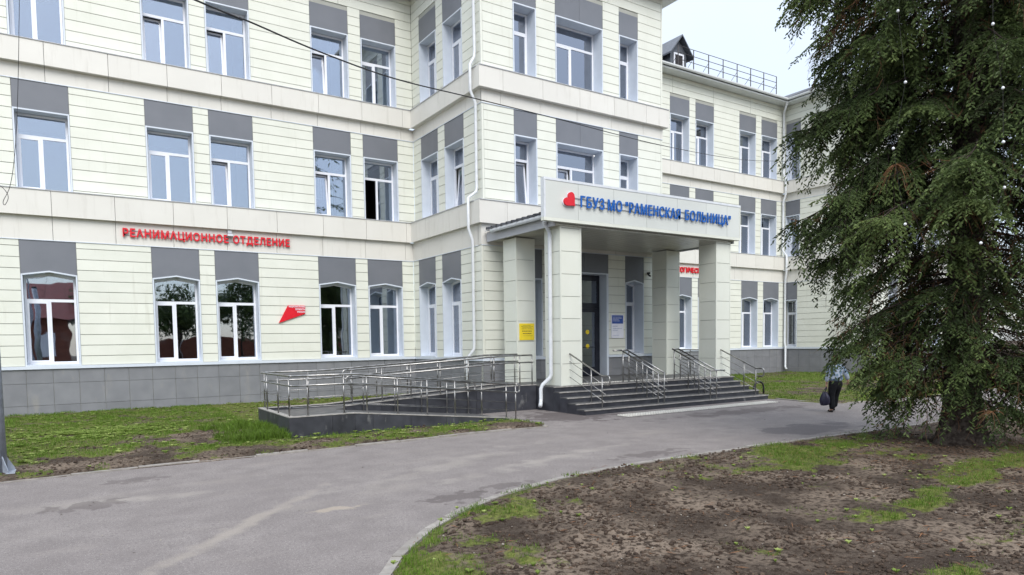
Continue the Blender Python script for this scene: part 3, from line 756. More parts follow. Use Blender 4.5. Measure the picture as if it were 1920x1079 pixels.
# downpipes
def pipe(name, pts, r=0.052, mat='pipe', parent=BLD):
    m = MB().tube(pts, r, 12)
    m = m.mesh(name, mat, True)
    if parent is BLD:
        return link(name, m, BLD, (0, 0, 0))
    return m
xo = XC - 0.14
pipe('downpipe', [(XC - 0.66, 20.95, 16.2), (XC - 0.16, 20.92, 15.6), (XC - 0.12, 20.92, 12.2), (XC - 0.14, 20.92, 12.0), (XC - 0.31, 20.92, 11.72), (XC - 0.32, 20.92, 10.85), (XC - 0.12, 20.92, 10.45), (XC - 0.12, 20.92, 7.55), (XC - 0.14, 20.92, 7.4), (XC - 0.47, 20.92, 7.15), (XC - 0.48, 20.92, 6.1), (XC - 0.32, 20.92, 5.7), (XC - 0.32, 20.92, 1.95), (XC - 0.34, 20.94, 1.85), (XC - 0.5, 21.06, 1.6), (XC - 0.52, 21.1, 1.45), (XC - 0.52, 21.1, 0.3)])
yo = YF - 0.1
pipe('downpipe', [(36.6, YF - 0.66, 16.2), (36.98, yo - 0.05, 15.7), (37.0, yo - 0.05, 12.1), (36.93, yo - 0.25, 11.75), (36.93, yo - 0.25, 10.8), (37.0, yo - 0.05, 10.4), (37.0, yo - 0.05, 7.45), (36.84, yo - 0.42, 7.1), (36.84, yo - 0.42, 6.1), (36.98, yo - 0.24, 5.6), (36.98, yo - 0.24, 1.85), (36.92, yo - 0.34, 1.6), (36.92, yo - 0.34, 0.35), (36.88, yo - 0.46, 0.22)], 0.065)
# camera and lamp fixed on the walls
m = MB().box(-0.04, 0.04, -0.12, 0.0, -0.04, 0.04).tube([(0, -0.02, -0.02), (0, -0.10, -0.10), (0, -0.16, -0.12)], 0.035, 8)
tag(link('security_camera', m.mesh('security_camera', 'cable'), None, (20.1, 20.48, 4.85)), 'small dark security camera on the wall right of the narrow entrance window', 'camera')
m = MB().box(-0.07, 0.07, -0.10, 0.0, 0.0, 0.10).prism([(-0.16, -0.02), (-0.02, -0.02), (-0.04, -0.14), (-0.20, -0.10)], -0.09, 0.09, 'x')
tag(link('wall_floodlight', m.mesh('wall_floodlight', 'sheetgrey'), None, (5.07, 26.02, 6.10)), 'small grey floodlight under the cornice between the two red words', 'lamp')

# ================================================================== ENTRANCE PORTICO
PZ = 0.75
POR = thing('entrance_portico', 'panel clad entrance portico on four square columns over the main door', 'portico', (16.3, 18.0, PZ))
def column(x0, y0, w, d, z0, z1):
    c = wbox('column', x0 + 0.02, x0 + w - 0.02, y0 + 0.02, y0 + d - 0.02, z0, z1, 'backing', POR)
    lines = [z0] + [z for z in (1.43, 2.13, 2.82, 3.50, 4.18, 4.87, 5.57) if z < z1 - 0.05] + [z1]
    ring = []
    for za, zb_ in zip(lines[:-1], lines[1:]):
        za, zb_ = za + 0.008, zb_ - 0.008
        for (ax, ay, ww, dd) in ((x0 + 0.05, y0, w - 0.10, 0.019), (x0 + 0.05, y0 + d - 0.019, w - 0.10, 0.019), (x0, y0 + 0.05, 0.019, d - 0.10), (x0 + w - 0.019, y0 + 0.05, 0.019, d - 0.10)):
            o = bpy.data.objects.new('cladding_panel', boxmesh(ww, dd, zb_ - za, 'column')); col.objects.link(o); o.parent = c
            o.location = (ax - x0 - 0.02, ay - y0 - 0.02, za - z0)
    m = MB()
    for ax in (x0 - 0.003, x0 + w - 0.047):
        for ay in (y0 - 0.003, y0 + d - 0.047): m.box(ax, ax + 0.05, ay, ay + 0.05, z0 + 0.001, z1 - 0.001)
    o = bpy.data.objects.new('corner_trim', m.mesh('corner_trim', 'column')); col.objects.link(o); o.parent = c; o.location = (-x0 - 0.02, -y0 - 0.02, -z0)
CX = [(12.70, 0.82), (19.74, 0.78)]
for x0, w in CX:
    column(x0, 16.65, w, 0.80, PZ, 5.66)
    column(x0, 19.07, w - 0.06, 0.78, PZ, 5.60)
# fascia box with panels
FY = 16.43
m = MB().box(12.0, 20.74, FY + 0.031, FY + 0.14, 5.72, 6.90)
link('fascia_core', m.mesh('fascia_core', 'backing'), POR, (0, 0, 0))
xs = [11.95] + [13.31 + 1.39 * k - 0.02 for k in range(6)] + [20.78]
xs = [11.95, 13.24, 14.67, 16.10, 17.52, 18.95, 20.05, 20.78]
for a, b in zip(xs[:-1], xs[1:]): wbox('fascia_panel', a + (0.06 if a < 12 else 0.005), b - (0.04 if b > 20.7 else 0.005), FY, FY + 0.03, 5.80, 6.88, 'fascia', POR)
for z0, z1, d in ((6.885, 6.96, 0.012), (5.70, 5.795, 0.010)): wbox('fascia_edge', 11.95, 20.78, FY - d, FY + 0.16, z0, z1, 'pipe' if z0 > 6 else 'column', POR)
wbox('fascia_edge', 11.95, 12.008, FY - 0.008, FY + 0.158, 5.797, 6.883, 'pipe', POR); wbox('fascia_edge', 20.742, 20.78, FY - 0.008, FY + 0.158, 5.797, 6.883, 'column', POR)
for x0, w in CX: wbox('cap_flashing', x0 - 0.02, x0 + w + 0.02, 16.62, 17.48, 5.662, 5.698, 'pipe', POR)
# soffit boards run away from the viewer
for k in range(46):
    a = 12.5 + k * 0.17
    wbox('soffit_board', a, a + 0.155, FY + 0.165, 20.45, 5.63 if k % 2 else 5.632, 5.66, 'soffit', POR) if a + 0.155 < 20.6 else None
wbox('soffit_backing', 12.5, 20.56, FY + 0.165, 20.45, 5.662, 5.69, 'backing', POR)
for x in (12.42, 20.58): wbox('side_beam', x, x + 0.07, FY + 0.17, 20.47, 5.60, 5.93, 'sheetgrey', POR)
# shallow profiled sheet roof falling to the left gutter
m = MB()
m.prism([(12.30, 5.965), (16.5, 6.72), (20.85, 5.965), (20.85, 5.945), (16.5, 6.70), (12.30, 5.945)], FY + 0.17, 20.40, 'y')
link('roof_sheet', m.mesh('roof_sheet', 'galv'), POR, (0, 0, 0))
m = MB(); y = FY + 0.27
while y < 20.35:
    b = len(m.v)
    for x, z in ((12.20, 5.957), (16.48, 6.726)):
        for dy, dz in ((-0.06, 0), (-0.04, 0.085), (0.04, 0.085), (0.06, 0)): m.v.append((x, y + dy, z + dz))
    m.f += [(b, b + 4, b + 5, b + 1), (b + 1, b + 5, b + 6, b + 2), (b + 2, b + 6, b + 7, b + 3), (b, b + 1, b + 2, b + 3)]
    y += 0.31
o = link('roof_ribs', m.mesh('roof_ribs', 'rooftile'), POR, (0, 0, 0)); o['kind'] = 'stuff'
m = MB()
for t in (FY + 0.17, 19.95):
    for a, z in gprof: m.v.append((12.28 + a * 0.8, t, 5.95 + z))
for i in range(5): m.f.append((i, i + 1, 7 + i, 6 + i))
m.f += [(5, 0, 6, 11), (0, 1, 2, 3, 4, 5), (11, 10, 9, 8, 7, 6)]
link('gutter', m.mesh('gutter', 'pipe'), POR, (0, 0, 0))
me = pipe('downpipe', [(12.30, 16.85, 5.85), (12.34, 16.95, 5.72), (12.57, 17.03, 5.50), (12.59, 17.03, 5.38), (12.59, 17.03, 1.10), (12.57, 17.05, 1.0), (12.35, 17.15, 0.78), (12.30, 17.17, 0.66), (12.30, 17.17, 0.36), (12.27, 17.14, 0.24), (12.16, 17.02, 0.14)], 0.062, parent=None)
link('downpipe', me, POR, (0, 0, 0))
m = MB().tube([(12.30, 16.85, 5.86), (12.30, 16.85, 5.72)], [0.11, 0.06], 10); link('pipe_funnel', m.mesh('pipe_funnel', 'pipe'), POR, (0, 0, 0))

# ---- platform, steps
ST = thing('entrance_steps', 'dark granite entrance steps with five risers below the portico', 'steps', (16.4, 15.9, 0))
SX0, SX1 = 12.36, 20.62
lev = [(0.15, 15.08), (0.30, 15.48), (0.45, 15.90), (0.60, 16.28), (0.75, 16.56)]
for i, (z, y) in enumerate(lev):
    yb = lev[i + 1][1] if i < 4 else 20.48
    x0 = SX0 if i < 4 else SX0
    s = wbox('step', x0, SX1, y + 0.025, (yb + 0.20 if i < 4 else 17.45), z - 0.15 + (0.0 if i == 0 else 0.0), z - 0.03, 'granite', ST) if i < 4 else \
        wbox('platform', x0, SX1, y + 0.025, 20.49, 0.0, z - 0.03, 'granite', ST)
    base = Vector((x0, y + 0.025, z - 0.15 if i < 4 else 0.0))
    n = 14; wv = (SX1 - x0) / n
    for k in range(n):
        o = bpy.data.objects.new('riser_tile', boxmesh(wv - 0.006, 0.022, 0.118, 'granite')); col.objects.link(o); o.parent = s
        o.location = Vector((x0 + k * wv + 0.003, y + 0.001, z - 0.149)) - base
    o = bpy.data.objects.new('tread', boxmesh(SX1 - x0 + 0.02, (yb - y) + (0.02 if i < 4 else 0), 0.029, 'granite_top')); col.objects.link(o); o.parent = s
    o.location = Vector((x0 - 0.01, y + 0.028, z - 0.029)) - base
    o = bpy.data.objects.new('nosing', boxmesh(SX1 - x0 + 0.04, 0.052, 0.031, 'nosing')); col.objects.link(o); o.parent = s
    o.location = Vector((x0 - 0.02, y - 0.025, z - 0.0295)) - base
# cheek cladding left and right
for xw, nm in ((SX0 - 0.022, 'cheek_tile'), (SX1 + 0.002, 'cheek_tile')):
    for (ya, yb2, zt) in ((15.11, 15.48, 0.118), (15.48, 15.90, 0.268), (15.90, 16.28, 0.418), (16.28, 16.58, 0.568), (16.58, 17.10, 0.718), (17.105, 17.62, 0.718)):
        wbox(nm, xw, xw + 0.02, ya + 0.003, yb2 - 0.003, 0.0, zt, 'granite', ST)
for k in range(6): wbox('cheek_tile', SX1 + 0.002, SX1 + 0.022, 17.63 + k * 0.475, 18.095 + k * 0.475, 0.0, 0.718, 'granite', ST)
# raised tactile strips: one at the head of the steps, one on the asphalt
def tactile(name, label, x0, x1, y0, y1, z, thingy=True):
    t = wbox(name, x0, x1, y0, y1, z, z + 0.012, 'tactile'); tag(t, label, 'tactile strip')
    n = int((x1 - x0) / 0.6); w = (x1 - x0) / n
    m = MB(); q = 0.1
    for i in range(int((x1 - x0) / q)):
        for j in range(max(1, int((y1 - y0) / q))):
            cx, cy = (i + 0.5) * q, (j + 0.5) * q
            m.prism([(cx + 0.034 * math.cos(a * math.pi / 3), cy + 0.034 * math.sin(a * math.pi / 3)) for a in range(6)], 0.0, 0.022, 'z')
    o = bpy.data.objects.new('studs', m.mesh('studs', 'stud')); col.objects.link(o); o.parent = t; o['kind'] = 'stuff'; o.location = (0, 0, 0.0125)
tactile('tactile_strip', 'pale studded tactile strip lying on the asphalt in front of the steps', 12.95, 19.7, 13.95, 14.45, 0.004)
tactile('tactile_strip', 'pale studded tactile strip along the top edge of the entrance steps', 13.2, 19.9, 16.78, 17.08, 0.7505)

# stair handrails
def tube_part(name, pts, r, parent, n=8, mat='steel'):
    return link(name, MB().tube(pts, r, n).mesh(name, mat, True), parent, (0, 0, 0))
def rounded(pts, r=0.08):
    out = [Vector(pts[0])]
    for i in range(1, len(pts) - 1):
        p, a, b = Vector(pts[i]), Vector(pts[i - 1]), Vector(pts[i + 1])
        da, db = (a - p), (b - p); ra = min(r, da.length * .45, db.length * .45)
        pa, pb = p + da.normalized() * ra, p + db.normalized() * ra
        for t in (0, .33, .66, 1):
            out.append(pa * (1 - t) ** 2 + p * 2 * t * (1 - t) + pb * t * t)
    out.append(Vector(pts[-1])); return out
def stair_rail(label, x, ends):
    t = thing('stair_handrail', label, 'handrail', (x, 15.1, 0.15), 'steel handrails on the entrance steps')
    zt = lambda y: 1.10 + (y - 15.1) * (1.78 - 1.10) / (16.75 - 15.1)
    top = [(x, 16.8, zt(16.8)), (x, 15.12, 1.10)]
    if ends == 'hook': top = [(x, 16.8, zt(16.8)), (x, 15.12, 1.10), (x, 14.80, 1.10), (x, 14.80, 0.84), (x, 15.05, 0.84)]
    elif ends == 'loop': top = [(x, 16.8, zt(16.8)), (x, 15.12, 1.10)]
    tube_part('top_rail', rounded(top), 0.025, t)
    for k in (1, 2, 3):
        dz = 0.24 * k
        tube_part('middle_rail', [(x, 16.75, zt(16.75) - dz), (x, 14.98, zt(14.98) - dz)], 0.009, t, 6)
    for y, zb_ in ((15.13, 0.15), (15.62, 0.30), (16.08, 0.45), (16.72, 0.75)):
        if ends == 'hook' and y in (16.08,): continue
        tube_part('post', [(x, y, zb_), (x, y, zt(y))], 0.019, t)
        link('foot_flange', MB().tube([(x, y, zb_), (x, y, zb_ + 0.012)], 0.045, 10).mesh('foot_flange', 'steel'), t, (0, 0, 0))
    return t
stair_rail('steel stair handrail beside the left front column, with a hooked lower end', 13.03, 'hook')
ta = stair_rail('steel stair handrail, left one of the middle left pair on the steps', 15.30, 'loop')
tb = stair_rail('steel stair handrail, right one of the middle left pair on the steps', 15.56, 'loop')
tc = stair_rail('steel stair handrail, left one of the middle right pair on the steps', 17.68, 'loop')
td = stair_rail('steel stair handrail, right one of the middle right pair on the steps', 17.98, 'loop')
stair_rail('steel stair handrail beside the right front column, with a hooked lower end', 20.0, 'hook')
tube_part('end_rail', [(15.3, 16.8, 1.80), (15.56, 16.8, 1.80)], 0.025, ta); tube_part('end_rail', [(17.68, 16.8, 1.80), (17.98, 16.8, 1.80)], 0.025, tc)
tube_part('end_rail', [(14.98, 16.84, 1.80), (15.3, 16.8, 1.80)], 0.025, ta)
tube_part('end_rail', [(17.68, 15.12, 1.10), (17.98, 15.12, 1.10), (18.38, 15.12, 1.09)], 0.025, td)
# back railing on the right of the platform
t = thing('platform_railing', 'steel railing closing the right side of the entrance platform', 'railing', (20.45, 18.2, PZ))
tube_part('top_rail', [(20.45, 17.6, 1.72), (20.45, 20.3, 1.72)], 0.024, t)
tube_part('top_rail', [(20.45, 17.6, 1.50), (20.45, 20.3, 1.50)], 0.016, t)
for k in (1.0, 1.2, 1.35): tube_part('middle_rail', [(20.45, 17.6, k), (20.45, 20.3, k)], 0.009, t, 6)
for y in (17.65, 18.5, 19.4, 20.25): tube_part('post', [(20.45, y, PZ), (20.45, y, 1.72)], 0.019, t)

# ---- wheelchair ramp
RP = thing('wheelchair_ramp', 'dark granite clad wheelchair ramp doubling back from a low landing up to the platform', 'ramp', (8.2, 17.0, 0))
def ramp_wall(name, line, thick, y0, xtile=1.0, xs=None):
    """line: (x, ztop) pairs; wall at y0..y0+thick, tiled on its front, capped on top"""
    m = MB()
    pr = [(x, z - 0.02) for x, z in line] + [(line[-1][0], 0.0), (line[0][0], 0.0)]
    m.prism(pr[::-1], y0 + 0.015, y0 + thick, 'y')
    w = link(name, m.mesh(name, 'granite'), RP, (0, 0, 0))
    la = np.array(line); x = line[0][0]
    zt = lambda q: float(np.interp(q, la[:, 0], la[:, 1])) - 0.021
    brk = sorted(set([line[0][0], line[-1][0]] + [p[0] for p in line[1:-1]] + list(np.arange(line[0][0] + xtile, line[-1][0] - 0.2, xtile))))
    for a, b in zip(brk[:-1], brk[1:]):
        if b - a < 0.02: continue
        m = MB().prism([(a + 0.004, 0.0), (b - 0.004, 0.0), (b - 0.004, zt(b)), (a + 0.004, zt(a))], y0, y0 + 0.0145, 'y')
        o = link('wall_tile', m.mesh('wall_tile', 'granite'), w, (0, 0, 0), world_loc=False)
        o = None
    m = MB()
    for (xa, za), (xb, zb_) in zip(line[:-1], line[1:]):
        m.prism([(xa, za - 0.02), (xb, zb_ - 0.02), (xb, zb_), (xa, za)], y0 - 0.012, y0 + thick + 0.01, 'y')
    link('coping', m.mesh('coping', 'nosing'), w, (0, 0, 0), world_loc=False)
    return w
L_front = [(4.17, 0.50), (5.72, 0.50), (10.10, 0.06)]
ramp_wall('front_wall', L_front, 0.14, 15.60)
L_up = [(6.05, 0.50), (11.20, 0.80), (12.33, 0.80)]
ramp_wall('inner_wall', [(6.15, 0.51), (11.20, 0.785), (12.32, 0.785)], 0.10, 17.45)
ramp_wall('back_wall', [(4.17, 0.50), (5.9, 0.50), (11.20, 0.80), (12.32, 0.80)], 0.12, 18.42)
m = MB().box(4.17, 4.185, 15.76, 18.40, 0.0, 0.479); w = link('end_wall', MB().box(4.186, 4.30, 15.745, 18.415, 0.0, 0.479).mesh('end_wall', 'granite'), RP, (0, 0, 0))
for k in range(3): link('wall_tile', MB().box(4.17, 4.1845, 15.748 + k * 0.889, 15.748 + (k + 1) * 0.889 - 0.006, 0.0, 0.478).mesh('wall_tile', 'granite'), w, (0, 0, 0), world_loc=False)
link('coping', MB().box(4.158, 4.31, 15.755, 18.405, 0.48, 0.50).mesh('coping', 'nosing'), w, (0, 0, 0), world_loc=False)
m = MB()
m.box(4.30, 5.9, 15.745, 18.41, 0.1, 0.42)
link('landing', m.mesh('landing', 'granite_top'), RP, (0, 0, 0))
m = MB().prism([(5.9, 0.42), (10.15, 0.01), (10.15, -0.05), (5.9, -0.05)], 15.745, 17.44, 'y'); link('lower_run', m.mesh('lower_run', 'granite_top'), RP, (0, 0, 0))
m = MB().prism([(5.9, 0.42), (11.2, 0.745), (12.335, 0.745), (12.335, 0.0), (5.9, 0.0)], 17.555, 18.41, 'y'); link('upper_run', m.mesh('upper_run', 'granite_top'), RP, (0, 0, 0))
# ramp railings
def ramp_rail(label, line, y, posts, hook0=0, hook1=0, side=None):
    t = thing('ramp_handrail', label, 'handrail', (line[0][0], y, line[0][1]), 'steel handrails along the wheelchair ramp')
    la = np.array(line); zt = lambda q: float(np.interp(q, la[:, 0], la[:, 1]))
    for h, r in ((0.92, 0.025), (0.70, 0.022)):
        pts = [(x, y + (0 if h > .9 else -0.04), z + h) for x, z in line]
        tube_part('hand_rail', rounded(pts, 0.15), r, t)
    for h in (0.42, 0.20):
        tube_part('thin_rail', [(x, y, z + h) for x, z in line], 0.008, t, 6)
    for x in posts:
        tube_part('post', [(x, y, zt(x)), (x, y, zt(x) + 0.92)], 0.019, t)
        link('foot_flange', MB().tube([(x, y, zt(x)), (x, y, zt(x) + 0.012)], 0.045, 10).mesh('foot_flange', 'steel'), t, (0, 0, 0))
    xe, ze = line[-1]
    if hook1:
        tube_part('end_loop', rounded([(xe, y, ze + 0.92), (xe + 0.14, y, ze + 0.92), (xe + 0.14, y, ze + 0.70), (xe, y - 0.04, ze + 0.70)], 0.07), 0.023, t)
    xe, ze = line[0]
    if hook0:
        tube_part('end_loop', rounded([(xe, y, ze + 0.92), (xe - 0.14, y, ze + 0.92), (xe - 0.14, y, ze + 0.70), (xe, y - 0.04, ze + 0.70)], 0.07), 0.023, t)
    return t
tf = ramp_rail('steel double handrail on the front wall of the ramp, nearest the path', [(4.27, 0.50), (5.72, 0.50), (10.35, 0.04)], 15.67, [4.62, 5.48, 6.05, 6.85, 7.66, 8.46, 9.27, 10.05], hook1=1)
tube_part('post', [(10.36, 15.67, 0.0), (10.36, 15.67, 0.96)], 0.019, tf)
ts = thing('ramp_handrail', 'short steel double handrail closing the left end of the ramp landing', 'handrail', (4.24, 17.0, 0.5), 'steel handrails along the wheelchair ramp')
for h, r in ((0.92, 0.025), (0.70, 0.022)): tube_part('hand_rail', [(4.27, 15.68, 0.5 + h), (4.24, 15.8, 0.5 + h), (4.24, 18.36, 0.5 + h), (4.28, 18.47, 0.5 + h)], r, ts)
for h in (0.42, 0.20): tube_part('thin_rail', [(4.24, 15.68, 0.5 + h), (4.24, 18.45, 0.5 + h)], 0.008, ts, 6)
for y in (15.82, 16.79, 17.85): tube_part('post', [(4.24, y, 0.5), (4.24, y, 1.42)], 0.019, ts)
ramp_rail('steel double handrail along the back wall of the ramp, nearest the building', [(4.28, 0.50), (5.9, 0.50), (11.20, 0.80), (12.3, 0.80)], 18.48, [4.33, 5.48, 6.68, 7.44, 8.4, 9.4, 10.35, 11.3, 12.2])
ramp_rail('steel double handrail on the low inner wall between the two ramp runs', [(6.25, 0.52), (11.20, 0.785), (12.2, 0.785)], 17.50, [6.35, 7.2, 8.06, 8.98, 9.91, 10.8, 11.74, 12.2], hook0=1)
ramp_rail('steel double handrail on the inner side of the lower ramp run', [(6.3, 0.37), (9.9, 0.03)], 17.34, [6.6, 7.5, 8.3, 9.1, 9.8], hook0=1, hook1=1)

# ================================================================== SIGNS
def text_mesh(txt, mat, height, width=None, depth=0.03, bold=0.0, spacing=1.0):
    """flat lettering as a mesh: x 0..width, z 0..height of the capitals, y 0..depth"""
    cu = bpy.data.curves.new('txt', 'FONT'); cu.body = txt; cu.size = 1.0; cu.extrude = 0.5; cu.offset = bold; cu.space_character = spacing; cu.resolution_u = 4
    o = bpy.data.objects.new('txt', cu); col.objects.link(o)
    dg = bpy.context.evaluated_depsgraph_get(); me = bpy.data.meshes.new_from_object(o.evaluated_get(dg))
    bpy.data.objects.remove(o); bpy.data.curves.remove(cu)
    co = np.empty(len(me.vertices) * 3, dtype=np.float32); me.vertices.foreach_get('co', co); co = co.reshape(-1, 3)
    cap = 0.7291 if True else 0.7
    sx = height / CAPH; x0 = co[:, 0].min()
    wx = (width / (co[:, 0].max() - x0)) if width else sx
    out = np.empty_like(co); out[:, 0] = (co[:, 0] - x0) * wx; out[:, 2] = co[:, 1] * sx; out[:, 1] = (0.5 - co[:, 2]) * depth
    me.vertices.foreach_set('co', out.ravel()); me.materials.clear(); me.materials.append(M[mat]); me.update()
    return me
CAPH = 0.7
_p = None
def cap_height():
    cu = bpy.data.curves.new('t', 'FONT'); cu.body = 'Н'; o = bpy.data.objects.new('t', cu); col.objects.link(o)
    me = bpy.data.meshes.new_from_object(o.evaluated_get(bpy.context.evaluated_depsgraph_get()))
    h = max(v.co.y for v in me.vertices); bpy.data.objects.remove(o); return h
CAPH = cap_height()
def letters(parent, txt, mat, x0, y, z0, height, width, depth=0.05, bold=0.02, spacing=1.12, off=0.03):
    me = text_mesh(txt, mat, height, width, depth, bold, spacing)
    n = len(me.vertices); par = list(range(n))
    def find(a):
        while par[a] != a: par[a] = par[par[a]]; a = par[a]
        return a
    for e in me.edges:
        a, b = find(e.vertices[0]), find(e.vertices[1])
        if a != b: par[a] = b
    vs_ = [v.co.copy() for v in me.vertices]
    # front and back faces are not connected across an extrusion seam when split: merge islands that overlap in x
    isl = {}
    for i in range(n): isl.setdefault(find(i), []).append(i)
    groups = sorted(([min(vs_[i].x for i in g), max(vs_[i].x for i in g), g] for g in isl.values()), key=lambda q: q[0])
    merged = []
    for a, b, g in groups:
        if merged and a < merged[-1][1] - 0.25 * (merged[-1][1] - merged[-1][0]) - 1e-4 and (min(b, merged[-1][1]) - a) > 0.5 * min(b - a, merged[-1][1] - merged[-1][0]):
            merged[-1][1] = max(b, merged[-1][1]); merged[-1][2] = merged[-1][2] + g
        else: merged.append([a, b, list(g)])
    owner = {}
    for k, (_, _, g) in enumerate(merged):
        for i in g: owner[i] = k
    fs = [[] for _ in merged]
    for p in me.polygons: fs[owner[p.vertices[0]]].append(tuple(p.vertices))
    for k, (a, b, g) in enumerate(merged):
        gi = sorted(g); mp = {v: i for i, v in enumerate(gi)}
        m2 = bpy.data.meshes.new('letter'); m2.from_pydata([tuple(vs_[i] - Vector((a, 0, 0))) for i in gi], [], [tuple(mp[v] for v in f) for f in fs[k]])
        m2.materials.append(M[mat]); m2.update()
        link('letter', m2, parent, (x0 + a, y - depth - off, z0))
BX = [13.29, 14.23, 14.38, 14.97, 15.12, 17.60, 17.84, 20.17]; RX = [1.75, 5.03, 5.18, 7.17]
s = thing('hospital_sign', 'blue raised letters with a red heart on the portico fascia', 'sign', (16.4, FY, 6.15))
for txt_, xa_, xb_ in (('ГБУЗ', BX[0], BX[1]), ('МО', BX[2], BX[3]), ('"РАМЕНСКАЯ', BX[4], BX[5]), ('БОЛЬНИЦА"', BX[6], BX[7])):
    letters(s, txt_, 'blue', xa_, FY, 6.19, 0.335, xb_ - xa_, 0.035, 0.014, 1.12, 0.04)
# heart leaning to the right
hp = []
for k in range(40):
    a = 2 * math.pi * k / 40
    hx = 16 * math.sin(a) ** 3 / 34; hy = (13 * math.cos(a) - 5 * math.cos(2 * a) - 2 * math.cos(3 * a) - math.cos(4 * a)) / 34
    c, s_ = math.cos(R(48)), math.sin(R(48))
    hp.append(((hx * c - hy * s_) * 0.50, (hx * s_ + hy * c) * 0.50))
link('heart', MB().prism(hp, 0, 0.06, 'y').mesh('heart', 'red'), s, (12.87, FY - 0.10, 6.35))
link('backing_heart', MB().prism([(p * 1.09, q * 1.09) for p, q in hp], 0, 0.03, 'y').mesh('backing_heart', 'signwhite'), s, (12.87, FY - 0.038, 6.345))
for z in (6.26, 6.44): wbox('mounting_rail', 13.0, 20.1, FY - 0.036, FY - 0.012, z, z + 0.02, 'sheetgrey', s)
s = thing('ward_sign', 'red raised letters in two words on the cornice band of the left wing', 'sign', (4.5, 26.03, 5.8))
for txt_, xa_, xb_ in (('РЕАНИМАЦИОННОЕ', RX[0], RX[1]), ('ОТДЕЛЕНИЕ', RX[2], RX[3])):
    letters(s, txt_, 'red', xa_, 26.03, 5.77, 0.265, xb_ - xa_, 0.045, 0.028, 1.12, 0.04)
for z in (5.82, 5.97): wbox('mounting_rail', 1.8, 7.1, 25.995, 26.012, z, z + 0.015, 'sheetgrey', s)
s = thing('ward_sign', 'red raised letters on the far cornice band, seen between two portico columns', 'sign', (28.7, 26.03, 5.8))
letters(s, 'ЛОГИЧЕСКО', 'red', 27.70, 26.03, 5.75, 0.27, 2.02, 0.045, 0.03, 1.12, 0.03)
# red flag shaped plate
s = tag(link('project_plate', MB().prism([(6.69, 2.94), (7.67, 3.29), (7.68, 3.60), (7.04, 3.60)], 25.98, 26.03, 'y').mesh('project_plate', 'red'), None, (0, 0, 0)), 'red pointed plate with small white words between two ground floor windows', 'sign')
for txt, z, w in (('НАЦИОНАЛЬНЫЕ', 3.525, 0.60), ('ПРОЕКТЫ', 3.425, 0.36), ('РОССИИ', 3.325, 0.29)):
    link('lettering', text_mesh(txt, 'signwhite', 0.062, w, 0.006, 0.025, 1.05), s, (7.665 - w, 25.973, z), world_loc=False)
# yellow notice on the rear left column
YC = 19.07
s = tag(link('yellow_notice', MB().box(0, 0.60, -0.02, 0, 0, 0.56).mesh('yellow_notice', 'yellow'), None, (12.79, YC - 0.004, 2.18)), 'yellow notice plate with lines of dark print on the rear left column', 'sign')
rr = random.Random(3)
def print_lines(parent, rows, mat, y):
    m = MB()
    for z, x0, x1, h in rows:
        x = x0
        while x < x1:
            w = rr.uniform(0.02, 0.07); m.box(x, min(x + w, x1), y - 0.002, y, z, z + h); x += w + 0.012
    o = link('print', m.mesh('print', mat), parent, (0, 0, 0), world_loc=False); o['kind'] = 'stuff'
print_lines(s, [(0.49, 0.14, 0.46, 0.012), (0.45, 0.07, 0.54, 0.012), (0.41, 0.12, 0.48, 0.012), (0.37, 0.09, 0.52, 0.012), (0.29, 0.10, 0.50, 0.024), (0.21, 0.13, 0.48, 0.024), (0.14, 0.13, 0.55, 0.008)], 'ink', -0.021)
s = tag(link('information_board', MB().box(0, 0.64, -0.03, 0, 0, 0.92).mesh('information_board', 'signwhite'), None, (18.12, 20.49, 2.22)), 'white information board with a blue upper part on the wall right of the door', 'sign')
link('blue_field', MB().box(0.03, 0.61, -0.036, -0.031, 0.57, 0.90).mesh('blue_field', 'signblue'), s, (0, 0, 0), world_loc=False)
print_lines(s, [(0.46, 0.06, 0.32, 0.02), (0.37, 0.06, 0.55, 0.015), (0.30, 0.06, 0.32, 0.015), (0.10, 0.06, 0.40, 0.012)], 'inkblue', -0.031)
print_lines(s, [(0.82, 0.07, 0.52, 0.014), (0.77, 0.07, 0.55, 0.014), (0.72, 0.07, 0.38, 0.014), (0.67, 0.07, 0.42, 0.014)], 'signwhite', -0.037)

